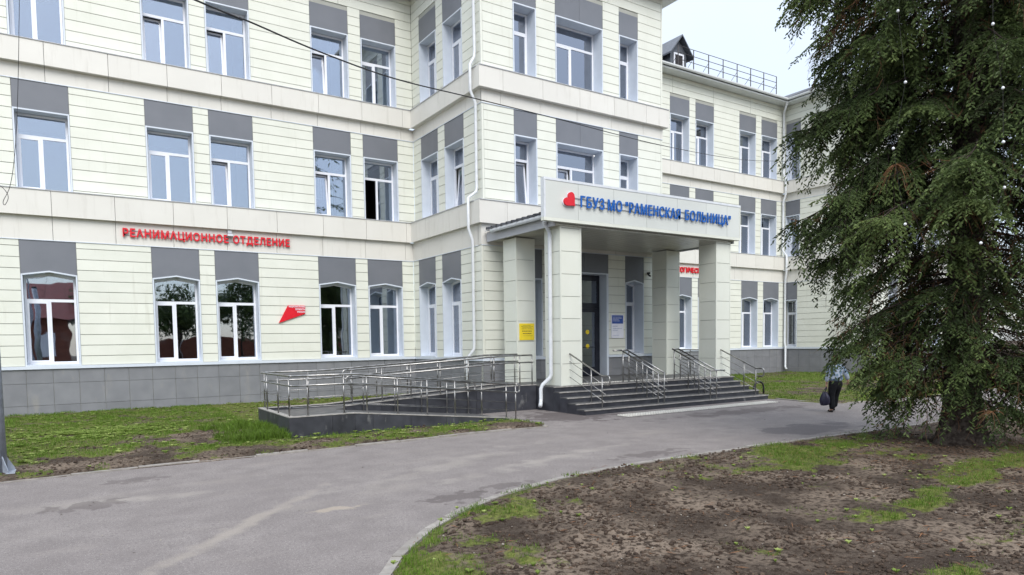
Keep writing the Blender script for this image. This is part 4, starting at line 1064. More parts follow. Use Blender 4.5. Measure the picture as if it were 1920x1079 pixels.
# ================================================================== GROUND
def ground_mat(name, grassy, scale=1.0):
    """soil and moss/thatch mixed by noise"""
    m, nt, b = new_mat(name, 0.95, 0.15)
    N, L = nt.nodes.new, nt.links.new
    g = N('ShaderNodeNewGeometry')
    def noise(s, d=6, w=None):
        n = N('ShaderNodeTexNoise'); n.inputs['Scale'].default_value = s; n.inputs['Detail'].default_value = d
        L(g.outputs['Position'], n.inputs['Vector']); return n.outputs[0]
    def mix(f, a, c, lo=0.4, hi=0.6):
        r = N('ShaderNodeMapRange'); r.inputs[1].default_value = lo; r.inputs[2].default_value = hi; L(f, r.inputs[0])
        x = N('ShaderNodeMix'); x.data_type = 'RGBA'; L(r.outputs[0], x.inputs[0])
        for i, q in ((6, a), (7, c)):
            if isinstance(q, tuple): x.inputs[i].default_value = (*q, 1)
            else: L(q, x.inputs[i])
        return x.outputs[2]
    soil = mix(noise(1.1, 8), (0.052, 0.039, 0.030), (0.205, 0.160, 0.122), 0.38, 0.66)
    fine = mix(noise(16, 9), (0.036, 0.025, 0.018), soil, 0.38, 0.54)
    speck = mix(noise(90, 3), fine, (0.24, 0.20, 0.16), 0.64, 0.72)
    at = N('ShaderNodeAttribute'); at.attribute_name = 'tint'
    green = mix(noise(17, 5), (0.075, 0.085, 0.022), (0.135, 0.150, 0.040))
    ad_ = N('ShaderNodeMath'); ad_.operation = 'ADD'
    nn = N('ShaderNodeMath'); nn.operation = 'MULTIPLY_ADD'; nn.inputs[1].default_value = 1.1; nn.inputs[2].default_value = -0.55
    L(noise(9, 6), nn.inputs[0]); L(nn.outputs[0], ad_.inputs[0]); L(at.outputs['Fac'], ad_.inputs[1])
    fin = mix(ad_.outputs[0], speck, green, 0.42, 0.62)
    L(fin, b.inputs['Base Color'])
    bm = N('ShaderNodeBump'); bm.inputs['Strength'].default_value = 0.9; bm.inputs['Distance'].default_value = 0.03
    L(noise(34, 6), bm.inputs['Height']); L(bm.outputs[0], b.inputs['Normal'])
    return m
M['ground'] = ground_mat('lawn_and_soil', 0.5)
def asphalt_mat():
    m, nt, b = new_mat('asphalt', 0.88, 0.25)
    N, L = nt.nodes.new, nt.links.new
    g = N('ShaderNodeNewGeometry')
    def noise(s, d=6, vec=None):
        n = N('ShaderNodeTexNoise'); n.inputs['Scale'].default_value = s; n.inputs['Detail'].default_value = d
        L(vec or g.outputs['Position'], n.inputs['Vector']); return n.outputs[0]
    def mix(f, a, c, lo=0.4, hi=0.6):
        r = N('ShaderNodeMapRange'); r.inputs[1].default_value = lo; r.inputs[2].default_value = hi; L(f, r.inputs[0])
        x = N('ShaderNodeMix'); x.data_type = 'RGBA'; L(r.outputs[0], x.inputs[0])
        for i, q in ((6, a), (7, c)):
            if isinstance(q, tuple): x.inputs[i].default_value = (*q, 1)
            else: L(q, x.inputs[i])
        return x.outputs[2]
    base = mix(noise(0.7, 5), (0.222, 0.198, 0.190), (0.262, 0.236, 0.224), 0.35, 0.65)
    mid = mix(noise(2.2, 12), (0.196, 0.174, 0.167), base, 0.34, 0.60)
    grain = mix(noise(110, 4), (0.115, 0.102, 0.098), mid, 0.36, 0.52)
    grain = mix(noise(75, 2), grain, (0.40, 0.375, 0.355), 0.60, 0.74)
    g2 = noise(24, 4); grain = mix(g2, (0.150, 0.134, 0.128), grain, 0.30, 0.47)
    g3 = noise(38, 2); grain = mix(g3, grain, (0.34, 0.315, 0.30), 0.60, 0.80)
    # dusty tracks along the path (stretched noise)
    mp = N('ShaderNodeMapping'); mp.inputs['Rotation'].default_value = (0, 0, R(-28)); mp.inputs['Scale'].default_value = (0.6, 1.6, 1)
    L(g.outputs['Position'], mp.inputs['Vector'])
    dust = mix(noise(0.8, 7, mp.outputs[0]), grain, (0.27, 0.243, 0.22), 0.55, 0.95)
    # damp patches: ellipses broken by noise
    def blob(cx, cy, rx, ry, amt=0.5, src=None, colr=(0.085, 0.07, 0.068), ns=3.0, rot=0.0, soft=0.2):
        s = N('ShaderNodeVectorMath'); s.operation = 'SUBTRACT'; s.inputs[1].default_value = (cx, cy, 0); L(g.outputs['Position'], s.inputs[0])
        d = N('ShaderNodeVectorMath'); d.operation = 'DIVIDE'; d.inputs[1].default_value = (rx, ry, 1); vr = N('ShaderNodeVectorRotate'); vr.rotation_type = 'Z_AXIS'; vr.inputs['Angle'].default_value = -rot; L(s.outputs[0], vr.inputs['Vector']); L(vr.outputs[0], d.inputs[0])
        l = N('ShaderNodeVectorMath'); l.operation = 'LENGTH'; L(d.outputs[0], l.inputs[0])
        n = N('ShaderNodeMath'); n.operation = 'MULTIPLY_ADD'; n.inputs[1].default_value = 3.2; n.inputs[2].default_value = -1.6; L(noise(ns, 7), n.inputs[0])
        a = N('ShaderNodeMath'); a.operation = 'ADD'; L(l.outputs['Value'], a.inputs[0]); L(n.outputs[0], a.inputs[1])
        r = N('ShaderNodeMapRange'); r.inputs[1].default_value = 0.95 - soft; r.inputs[2].default_value = 0.95; r.inputs[3].default_value = amt; r.inputs[4].default_value = 0.0
        L(a.outputs[0], r.inputs[0])
        x = N('ShaderNodeMix'); x.data_type = 'RGBA'; L(r.outputs[0], x.inputs[0]); L(src, x.inputs[6]); x.inputs[7].default_value = (*colr, 1)
        return x.outputs[2]
    c = dust
    c = blob(1.6, 8.35, 2.6, 0.16, 0.45, c, (0.36, 0.32, 0.27), 3.0, R(48), 0.8)
    c = blob(5.6, 10.6, 3.2, 0.35, 0.35, c, (0.36, 0.33, 0.29), 2.0, R(24), 0.9)
    c = blob(0.6, 10.9, 1.6, 0.25, 0.35, c, (0.36, 0.33, 0.29), 2.0, R(-10), 0.9)
    c = blob(7.2, 9.9, 2.6, 0.30, 0.45, c, (0.38, 0.35, 0.31), 2.0, R(14), 0.9)
    c = blob(11.9, 15.3, 1.5, 1.4, 0.75, c)
    c = blob(14.7, 9.6, 1.7, 0.7, 0.72, c, (0.095, 0.085, 0.088), 1.2)
    c = blob(16.5, 13.0, 3.2, 0.55, 0.6, c, ns=2.0)
    c = blob(4.5, 8.25, 0.55, 0.28, 0.6, c, ns=5.0); c = blob(5.4, 8.5, 0.5, 0.18, 0.5, c, ns=5.0)
    c = blob(9.1, 9.2, 0.9, 0.25, 0.55, c, ns=4.0)
    c = blob(0.2, 10.8, 0.5, 0.35, 0.5, c, ns=5.0); c = blob(0.9, 12.4, 0.5, 0.25, 0.45, c, ns=5.0)
    c = blob(2.9, 8.6, 0.32, 0.12, 0.5, c, (0.40, 0.34, 0.26), 4.0)
    L(c, b.inputs['Base Color'])
    bm = N('ShaderNodeBump'); bm.inputs['Strength'].default_value = 0.35; bm.inputs['Distance'].default_value = 0.008
    L(noise(140, 3), bm.inputs['Height']); L(bm.outputs[0], b.inputs['Normal'])
    return m
M['asphalt'] = asphalt_mat()

def pip(poly, x, y):
    """points in polygon, vectorised"""
    ins = np.zeros(x.shape, bool); P = np.array(poly); n = len(P)
    for i in range(n):
        x1, y1 = P[i]; x2, y2 = P[(i + 1) % n]
        c = ((y1 > y) != (y2 > y)) & (x < (x2 - x1) * (y - y1) / (y2 - y1 + 1e-12) + x1)
        ins ^= c
    return ins
LAWN_R = KERB_R + [(42, -9)]
LAWN_L = KERB_L[::-1] + [(-14, 26.1), (12.3, 26.1), (12.3, 20.6), (12.3, 18.5), (10.2, 18.5), (10.2, 15.5)]
LAWN_L = [(9.99, 13.66), (8.4, 13.76), (5.8, 13.60), (2.98, 13.56), (0.84, 13.56), (-0.96, 13.42), (-6, 13.3), (-14, 13.2), (-14, 26.1), (12.3, 26.1), (12.3, 18.58), (4.14, 18.58), (4.14, 15.57), (10.15, 15.57)]
LAWN_F = KERB_F + [(60, 26.1), (20.7, 26.1)]
def edge_dist(x, y):
    d = np.full(x.shape, 9.0); a = np.array(KERB_R)
    for (x1, y1), (x2, y2) in zip(a[:-1], a[1:]):
        dx, dy = x2 - x1, y2 - y1; t = np.clip(((x - x1) * dx + (y - y1) * dy) / (dx * dx + dy * dy), 0, 1)
        d = np.minimum(d, np.hypot(x - x1 - t * dx, y - y1 - t * dy))
    return d
def cover(which, x, y):
    """0..1 how grassy the ground is"""
    n1 = vnoise(x, y, 3, 4, 0.8); n2 = vnoise(x, y * 1.0, 5, 5, 2.2)
    if which == 'R':
        e = np.abs(y - interp(KERB_R, x)); a = np.array(KERB_R)
        ex = np.hypot(x - 2.6, y - 5.4)
        dk = edge_dist(x, y)
        edge = np.clip(1 - ex / 2.2, 0, 1) * 0.75 + np.clip(1 - dk / 1.0, 0, 1) * np.clip((9 - x) / 4, 0.15, 1) * 0.55
        tree = np.exp(-(((x - 11.8) / 3.0) ** 2 + ((y - 7.2) / 1.1) ** 2)) * 0.95 + np.exp(-(((x - 13.0) / 3.2) ** 2 + ((y - 4.9) / 0.75) ** 2)) * 0.75
        band = np.exp(-(((x - 9.0) / 3.0) ** 2 + ((y - 4.25 - 0.12 * (x - 9)) / 0.28) ** 2)) * 0.62
        band2 = np.exp(-(((x - 5.4) / 1.2) ** 2 + ((y - 2.7) / 0.45) ** 2)) * 0.6 + np.exp(-(((x - 8.0) / 1.3) ** 2 + ((y - 3.0) / 0.35) ** 2)) * 0.5
        s = np.exp(-(((x - 4.6) / 0.8) ** 2 + ((y - 6.9) / 0.5) ** 2)) * 0.5
        under = np.exp(-(((x - 14.2) / 1.5) ** 2 + ((y - 6.4) / 0.8) ** 2)) * 0.6
        return np.clip(edge + tree + band + band2 + s - under + (n2 - 0.5) * 1.5 - 0.06, 0, 1)
    if which == 'L':
        near = np.clip((y - interp(KERB_L, x)) / 2.6, 0, 1)
        soilp = np.exp(-(((x - 0.4) / 1.6) ** 2 + ((y - 14.6) / 0.75) ** 2)) * 0.9 + np.exp(-(((x - 2.3) / 0.9) ** 2 + ((y - 17.2) / 0.9) ** 2)) * 0.9 + np.exp(-(((x - 3.6) / 1.6) ** 2 + ((y - 14.3) / 0.35) ** 2)) * 0.55
        soilp += np.exp(-(((x - 9.3) / 0.9) ** 2 + ((y - 14.3) / 0.5) ** 2)) * 0.6
        rim = np.clip(1 - (y - interp(KERB_L, x)) / 0.5, 0, 1) * 0.45
        return np.clip(0.66 + 0.1 * near - soilp - rim + (n2 - 0.5) * 1.5, 0, 1)
    return np.clip(0.72 + (n1 - 0.5) * 1.4 + (n2 - 0.5) * 0.6 - np.exp(-(((y - 16) / 1.4) ** 2)) * 0.25, 0, 1)
def height(which, x, y):
    b = vnoise(x, y, 11, 5, 1.6) - 0.5
    f = vnoise(x, y, 17, 3, 9.0) - 0.5
    if which == 'R': return 0.075 + b * 0.10 + f * 0.045
    if which == 'L': return 0.05 + b * 0.07 + f * 0.025
    return 0.05 + b * 0.07
def edge_fade(poly_lines, x, y):
    d = np.full(x.shape, 9.0)
    for ln in poly_lines:
        a = np.array(ln)
        for (x1, y1), (x2, y2) in zip(a[:-1], a[1:]):
            dx, dy = x2 - x1, y2 - y1; t = np.clip(((x - x1) * dx + (y - y1) * dy) / (dx * dx + dy * dy), 0, 1)
            d = np.minimum(d, np.hypot(x - x1 - t * dx, y - y1 - t * dy))
    return np.clip(d / 0.35, 0, 1)
def lawn(name, which, poly, lines, x0, x1, y0, y1, st):
    xs = np.arange(x0, x1 + st / 2, st); ys = np.arange(y0, y1 + st / 2, st)
    X, Y = np.meshgrid(xs, ys); ins = pip(poly, X, Y)
    Z = height(which, X, Y) * edge_fade(lines, X, Y)
    Z = np.where(ins, np.maximum(Z, 0) + 0.012, -0.06)
    # let the sheet dip under the asphalt outside its outline
    nx, ny = len(xs), len(ys)
    V = np.stack([X, Y, Z], -1).reshape(-1, 3)
    I = np.arange(nx * ny).reshape(ny, nx)
    F = np.stack([I[:-1, :-1], I[:-1, 1:], I[1:, 1:], I[1:, :-1]], -1).reshape(-1, 4)
    k = ins.reshape(-1)[F].any(1); F = F[k]
    o = bulk(name, V, F, 4, 'ground', None, tint=cover(which, V[:, 0], V[:, 1]), smooth=True)
    o['kind'] = 'structure'
    return o
# base sheets
def sheet(name, x0, x1, y0, y1, z, mat):
    o = link(name, MB().poly([(x0, y0, z), (x1, y0, z), (x1, y1, z), (x0, y1, z)], [(0, 1, 2, 3)]).mesh(name, mat)); o['kind'] = 'structure'; return o
sheet('ground', -250, 300, -250, 300, -0.16, 'ground')
sheet('path', -40, 90, -14, 26.3, -0.0, 'asphalt')
lawn('right_lawn', 'R', LAWN_R, [KERB_R], 0.9, 18.0, -4.0, 9.0, 0.045)
lawn('far_right_lawn', 'R', [(17.9, -9), (17.9, 8.25), (26, 8.2), (60, 8.2), (60, -9)], [[(17.9, 8.25), (60, 8.2)]], 17.9, 60.0, -9, 8.4, 0.5)
lawn('left_lawn', 'L', LAWN_L, [LAWN_L], -14.0, 12.6, 13.0, 26.2, 0.07)
lawn('far_lawn', 'F', LAWN_F, [LAWN_F], 20.3, 60.0, 11.8, 26.2, 0.15)

# kerb stones, one by one
def kerb(label, line, step=1.0, w=0.11, side=1, lim=(-99, 99)):
    P = [Vector((x, y, 0)) for x, y in line]
    # resample
    ds = [0]
    for a, b in zip(P[:-1], P[1:]): ds.append(ds[-1] + (b - a).length)
    def at(d):
        for i in range(len(P) - 1):
            if d <= ds[i + 1] or i == len(P) - 2:
                return P[i].lerp(P[i + 1], (d - ds[i]) / (ds[i + 1] - ds[i]))
    n = int(ds[-1] / step); t = None
    parent = thing('kerb', label, 'kerb', tuple(at(ds[-1] / 2)))
    for k in range(n):
        a, b = at(k * step), at((k + 1) * step)
        if not (lim[0] < (a.x + b.x) / 2 < lim[1]): continue
        mid = at((k + 0.5) * step)
        d = (b - a); L = d.length; q = link('kerb_stone', boxmesh(1.0 - 0.012, w, 0.16, 'kerb'), parent)
        q.location = (a + d * (0.006 / step)) - ROOTLOC[parent.name] + Vector((0, 0, -0.13 + 0.006 * rng.normal()))
        q.rotation_euler = (0, 0, math.atan2(d.y, d.x)); q.scale = (L, 1 if side > 0 else -1, 1)
        if side < 0: q.scale = (L, 1, 1); q.location -= Vector((-d.y, d.x, 0)).normalized() * w
kerb('low pale concrete kerb curving round the bare soil lawn in the foreground', KERB_R, 0.5)
kerb('low concrete kerb between the path and the left lawn by the ramp', KERB_L, 1.0)
kerb('concrete kerb running from the lawn tip back to the ramp foot', [(10.0, 13.68), (10.12, 14.4), (10.2, 15.5)], 0.6)
kerb('low kerb along the far lawn right of the entrance steps', KERB_F, 1.0)

# ---- grass: blades as single bent triangles, thick where the cover is high
def blades(name, which, poly, x0, x1, y0, y1, n, h, w, thr=0.35, label=None, dens=None, mat='grass'):
    x = rng.uniform(x0, x1, n); y = rng.uniform(y0, y1, n)
    ok = pip(poly, x, y); c = cover(which, x, y)
    clump = vnoise(x, y, 23, 2, 6.0)
    keep = ok & (rng.random(n) < np.clip((c - thr) / (1 - thr), 0, 1) ** 1.1 * np.clip(clump * 2.4 - 0.35, 0.1, 1))
    if which == 'R': keep &= edge_dist(x, y) > 0.07
    if dens is not None: keep &= rng.random(n) < dens(x, y)
    x, y, c = x[keep], y[keep], c[keep]; m = len(x)
    z = np.maximum(height(which, x, y), 0)
    hh = h * rng.uniform(0.35, 1.15, m) * (0.55 + 0.6 * c) * (0.7 + 0.6 * clump[keep]); ww = w * rng.uniform(0.6, 1.3, m)
    az = rng.uniform(0, 2 * np.pi, m); ln = rng.uniform(0.15, 0.8, m) * hh; la = rng.uniform(0, 2 * np.pi, m)
    dx, dy = np.cos(az) * ww, np.sin(az) * ww
    lx, ly = np.cos(la) * ln, np.sin(la) * ln
    v = np.empty((m, 5, 3))
    v[:, 0] = np.stack([x - dx, y - dy, z], -1); v[:, 1] = np.stack([x + dx, y + dy, z], -1)
    v[:, 2] = np.stack([x + dx * .7 + lx * .35, y + dy * .7 + ly * .35, z + hh * .6], -1); v[:, 3] = np.stack([x - dx * .7 + lx * .35, y - dy * .7 + ly * .35, z + hh * .6], -1)
    v[:, 4] = np.stack([x + lx, y + ly, z + hh], -1)
    b = np.arange(m)[:, None] * 5
    f = np.concatenate([b + np.array([[0, 1, 2]]), b + np.array([[0, 2, 3]]), b + np.array([[3, 2, 4]])])
    tint = np.repeat(np.clip(rng.normal(0.48, 0.17, m) + (c - .6) * 0.25, 0, 1), 5)
    o = bulk(name, v.reshape(-1, 3), f, 3, mat, None, tint=tint)
    o['kind'] = 'stuff'; o['label'] = label; o['category'] = 'grass'
    return o
near = lambda x, y: np.clip(7.0 / np.maximum(np.hypot(x, y), 1), 0.15, 1)
blades('grass', 'R', LAWN_R, 1.2, 17.5, 1.5, 8.5, 470000, 0.062, 0.0035, 0.36, 'thin green grass growing in patches on the dark soil in the foreground', near)
blades('grass', 'R', LAWN_R, 1.4, 16.5, 1.8, 8.4, 130000, 0.045, 0.003, 0.02, 'sparse single grass blades coming up through the foreground soil', lambda x, y: near(x, y) * 0.5)
blades('grass', 'L', LAWN_L, -3.0, 12.2, 13.4, 26.0, 240000, 0.065, 0.006, 0.30, 'short green grass on the lawn below the left wing', lambda x, y: np.where((x > 4.1) & (y > 15.2), 0.12, 1.0))
blades('grass', 'L', LAWN_L, 2.7, 4.15, 15.3, 18.4, 14000, 0.20, 0.007, 0.1, 'taller bright green grass at the left end of the ramp')
blades('grass', 'F', LAWN_F, 20.4, 45.0, 12.0, 26.0, 110000, 0.07, 0.011, 0.3, 'green grass on the far lawn right of the entrance steps')

# flat weeds: rosettes of pale leaves
def rosettes(name, which, poly, x0, x1, y0, y1, n, size, label, thr=0.5, centre=None):
    V, F, T = [], [], []
    x = rng.uniform(x0, x1, n); y = rng.uniform(y0, y1, n)
    if centre is not None:
        k = int(n * 0.35); x[:k] = rng.normal(centre[0], 0.8, k); y[:k] = rng.normal(centre[1], 0.5, k)
    ok = pip(poly, x, y) & (cover(which, x, y) > thr)
    b = 0
    for X, Y, Z in zip(x[ok], y[ok], np.maximum(height(which, x, y), 0)[ok]):
        s = size * rng.uniform(0.5, 1.4); nl = rng.integers(4, 8); t0 = rng.uniform(0, 6.3); tc = rng.uniform(0, 1)
        for k in range(nl):
            a = t0 + 2 * math.pi * k / nl + rng.uniform(-.3, .3); l = s * rng.uniform(.7, 1.2); w = l * 0.38
            ca, sa = math.cos(a), math.sin(a)
            for (p, q, h_) in ((0, 0, 0.01), (l * .55, w, 0.03 + s * .2), (l, 0, 0.04 + s * .1), (l * .55, -w, 0.03 + s * .2)):
                V.append((X + ca * p - sa * q, Y + sa * p + ca * q, Z + h_)); T.append(tc)
            F.append((b, b + 1, b + 2, b + 3)); b += 4
    o = bulk(name, np.array(V), np.array(F), 4, 'weed', None, tint=np.array(T))
    o['kind'] = 'stuff'; o['label'] = label; o['category'] = 'weeds'
rosettes('weeds', 'L', LAWN_L, -4, 12, 13.8, 25.8, 2600, 0.062, 'pale yellow green broad leaved weeds in the left lawn', 0.4, (0.6, 19.4))
rosettes('weeds', 'F', LAWN_F, 21, 37, 12.3, 25.8, 1400, 0.055, 'scattered pale weeds in the far lawn')
rosettes('weeds', 'R', LAWN_R, 1.6, 14, 2.0, 8.2, 260, 0.035, 'few small green weeds on the bare soil in the foreground', 0.1)

# soil clods, pebbles
def clods(name, n, x0, x1, y0, y1, smin, smax, mat, label, cat, flat=0.6, which='R', poly=None, bare=0.45):
    ph = (1 + 5 ** .5) / 2
    ico = np.array([(-1, ph, 0), (1, ph, 0), (-1, -ph, 0), (1, -ph, 0), (0, -1, ph), (0, 1, ph), (0, -1, -ph), (0, 1, -ph), (ph, 0, -1), (ph, 0, 1), (-ph, 0, -1), (-ph, 0, 1)]) / 1.9
    fc = np.array([(0, 11, 5), (0, 5, 1), (0, 1, 7), (0, 7, 10), (0, 10, 11), (1, 5, 9), (5, 11, 4), (11, 10, 2), (10, 7, 6), (7, 1, 8), (3, 9, 4), (3, 4, 2), (3, 2, 6), (3, 6, 8), (3, 8, 9), (4, 9, 5), (2, 4, 11), (6, 2, 10), (8, 6, 7), (9, 8, 1)])
    x = rng.uniform(x0, x1, n); y = rng.uniform(y0, y1, n)
    ok = pip(poly or LAWN_R, x, y) & (cover(which, x, y) < bare) & (vnoise(x, y, 41, 3, 1.7) > 0.42) & ((edge_dist(x, y) > 0.22) | (which == 'L'))
    x, y = x[ok], y[ok]; m = len(x); z = np.maximum(height(which, x, y), 0)
    s = smin + (smax - smin) * rng.random(m) ** 4
    v = ico[None] * (1 + rng.uniform(-.35, .35, (m, 12, 1))) * s[:, None, None]
    v[..., 2] *= flat; v += np.stack([x, y, z + 0.012 + s * .25], -1)[:, None]
    f = (np.arange(m)[:, None, None] * 12 + fc[None]).reshape(-1, 3)
    o = bulk(name, v.reshape(-1, 3), f, 3, mat); o['kind'] = 'stuff'; o['label'] = label; o['category'] = cat
clods('soil_clods', 42000, 1.8, 15, 1.8, 8.4, 0.004, 0.030, 'soilclod', 'dark crumbly soil clods scattered over the foreground lawn', 'soil')
clods('pebbles', 1500, 1.8, 14, 1.8, 8.4, 0.004, 0.016, 'pebble', 'small pale pebbles and dry bits on the foreground soil', 'pebbles')
clods('soil_clods', 9000, -4, 10, 13.5, 19, 0.006, 0.035, 'soilclod', 'brown soil crumbs on the bare patches by the left kerb', 'soil', which='L', poly=LAWN_L, bare=0.5)
def litter(name, n, x0, x1, y0, y1, l, w, mat, label, cat, poly, z0=None):
    x = rng.uniform(x0, x1, n); y = rng.uniform(y0, y1, n); ok = pip(poly, x, y); x, y = x[ok], y[ok]; m_ = len(x)
    z = (np.maximum(height('R', x, y), 0) + 0.022) if z0 is None else np.full(m_, z0)
    a = rng.uniform(0, 6.283, m_); ll = l * rng.uniform(.3, 1.2, m_); ww = w * rng.uniform(.6, 1.3, m_)
    c_, s_ = np.cos(a), np.sin(a)
    q = lambda u, v, h: np.stack([x + c_ * u - s_ * v, y + s_ * u + c_ * v, z + h], -1)
    hz = ll * rng.uniform(0, .25, m_)
    V = np.stack([q(-ll / 2, 0 * ww, 0 * ww), q(0 * ll, ww, hz * .5 + ww), q(ll / 2, 0 * ww, hz), q(0 * ll, -ww, hz * .5)], 1)
    F = (np.arange(m_)[:, None, None] * 4 + np.array([(0, 1, 2), (0, 2, 3)])[None]).reshape(-1, 3)
    o = bulk(name, V.reshape(-1, 3), F, 3, mat); o['kind'] = 'stuff'; o['label'] = label; o['category'] = cat
litter('fallen_twigs', 1100, 2.2, 15.5, 2.0, 8.4, 0.13, 0.004, 'twig', 'thin brown twigs and dry stalks lying on the foreground soil', 'twigs', LAWN_R)
litter('fallen_needles', 16000, 10.6, 17.8, 3.6, 8.3, 0.035, 0.002, 'twig', 'reddish fallen spruce needles under the tree', 'needles', LAWN_R)
PATHP = [(-8, -2), (1.1, -2), (1.5, 4), (2.4, 6), (4, 7.55), (7, 8.6), (15, 8.5), (20, 8.4), (20, 13.8), (10, 13.4), (-8, 13.1)]
litter('path_litter', 260, -4, 19, 3, 13.4, 0.035, 0.010, 'pebble', 'tiny pale bits of grit and dry leaf scattered on the asphalt path', 'litter', PATHP, 0.004)
for px, py, sz in ((6.55, 5.6, 0.055), (5.0, 5.0, 0.045), (8.4, 6.6, 0.06)):
    m = MB(); n_ = 9
    pts = [(math.cos(2 * math.pi * k / n_) * sz * rr.uniform(.7, 1.2), math.sin(2 * math.pi * k / n_) * sz * rr.uniform(.7, 1.2)) for k in range(n_)]
    m.poly([(x, y, 0) for x, y in pts] + [(x * .75, y * .75, sz * rr.uniform(.5, .9)) for x, y in pts] + [(0, 0, sz)],
           [(k, (k + 1) % n_, n_ + (k + 1) % n_, n_ + k) for k in range(n_)] + [(n_ + k, n_ + (k + 1) % n_, 2 * n_) for k in range(n_)])
    tag(link('soil_lump', m.mesh('soil_lump', 'soilclod'), None, (px, py, 0.05)), {6.55: 'dark fist sized lump of soil near the middle of the foreground lawn', 5.0: 'smaller dark soil lump left of the fist sized one', 8.4: 'dark soil lump nearer to the path kerb'}[px], 'soil lump')

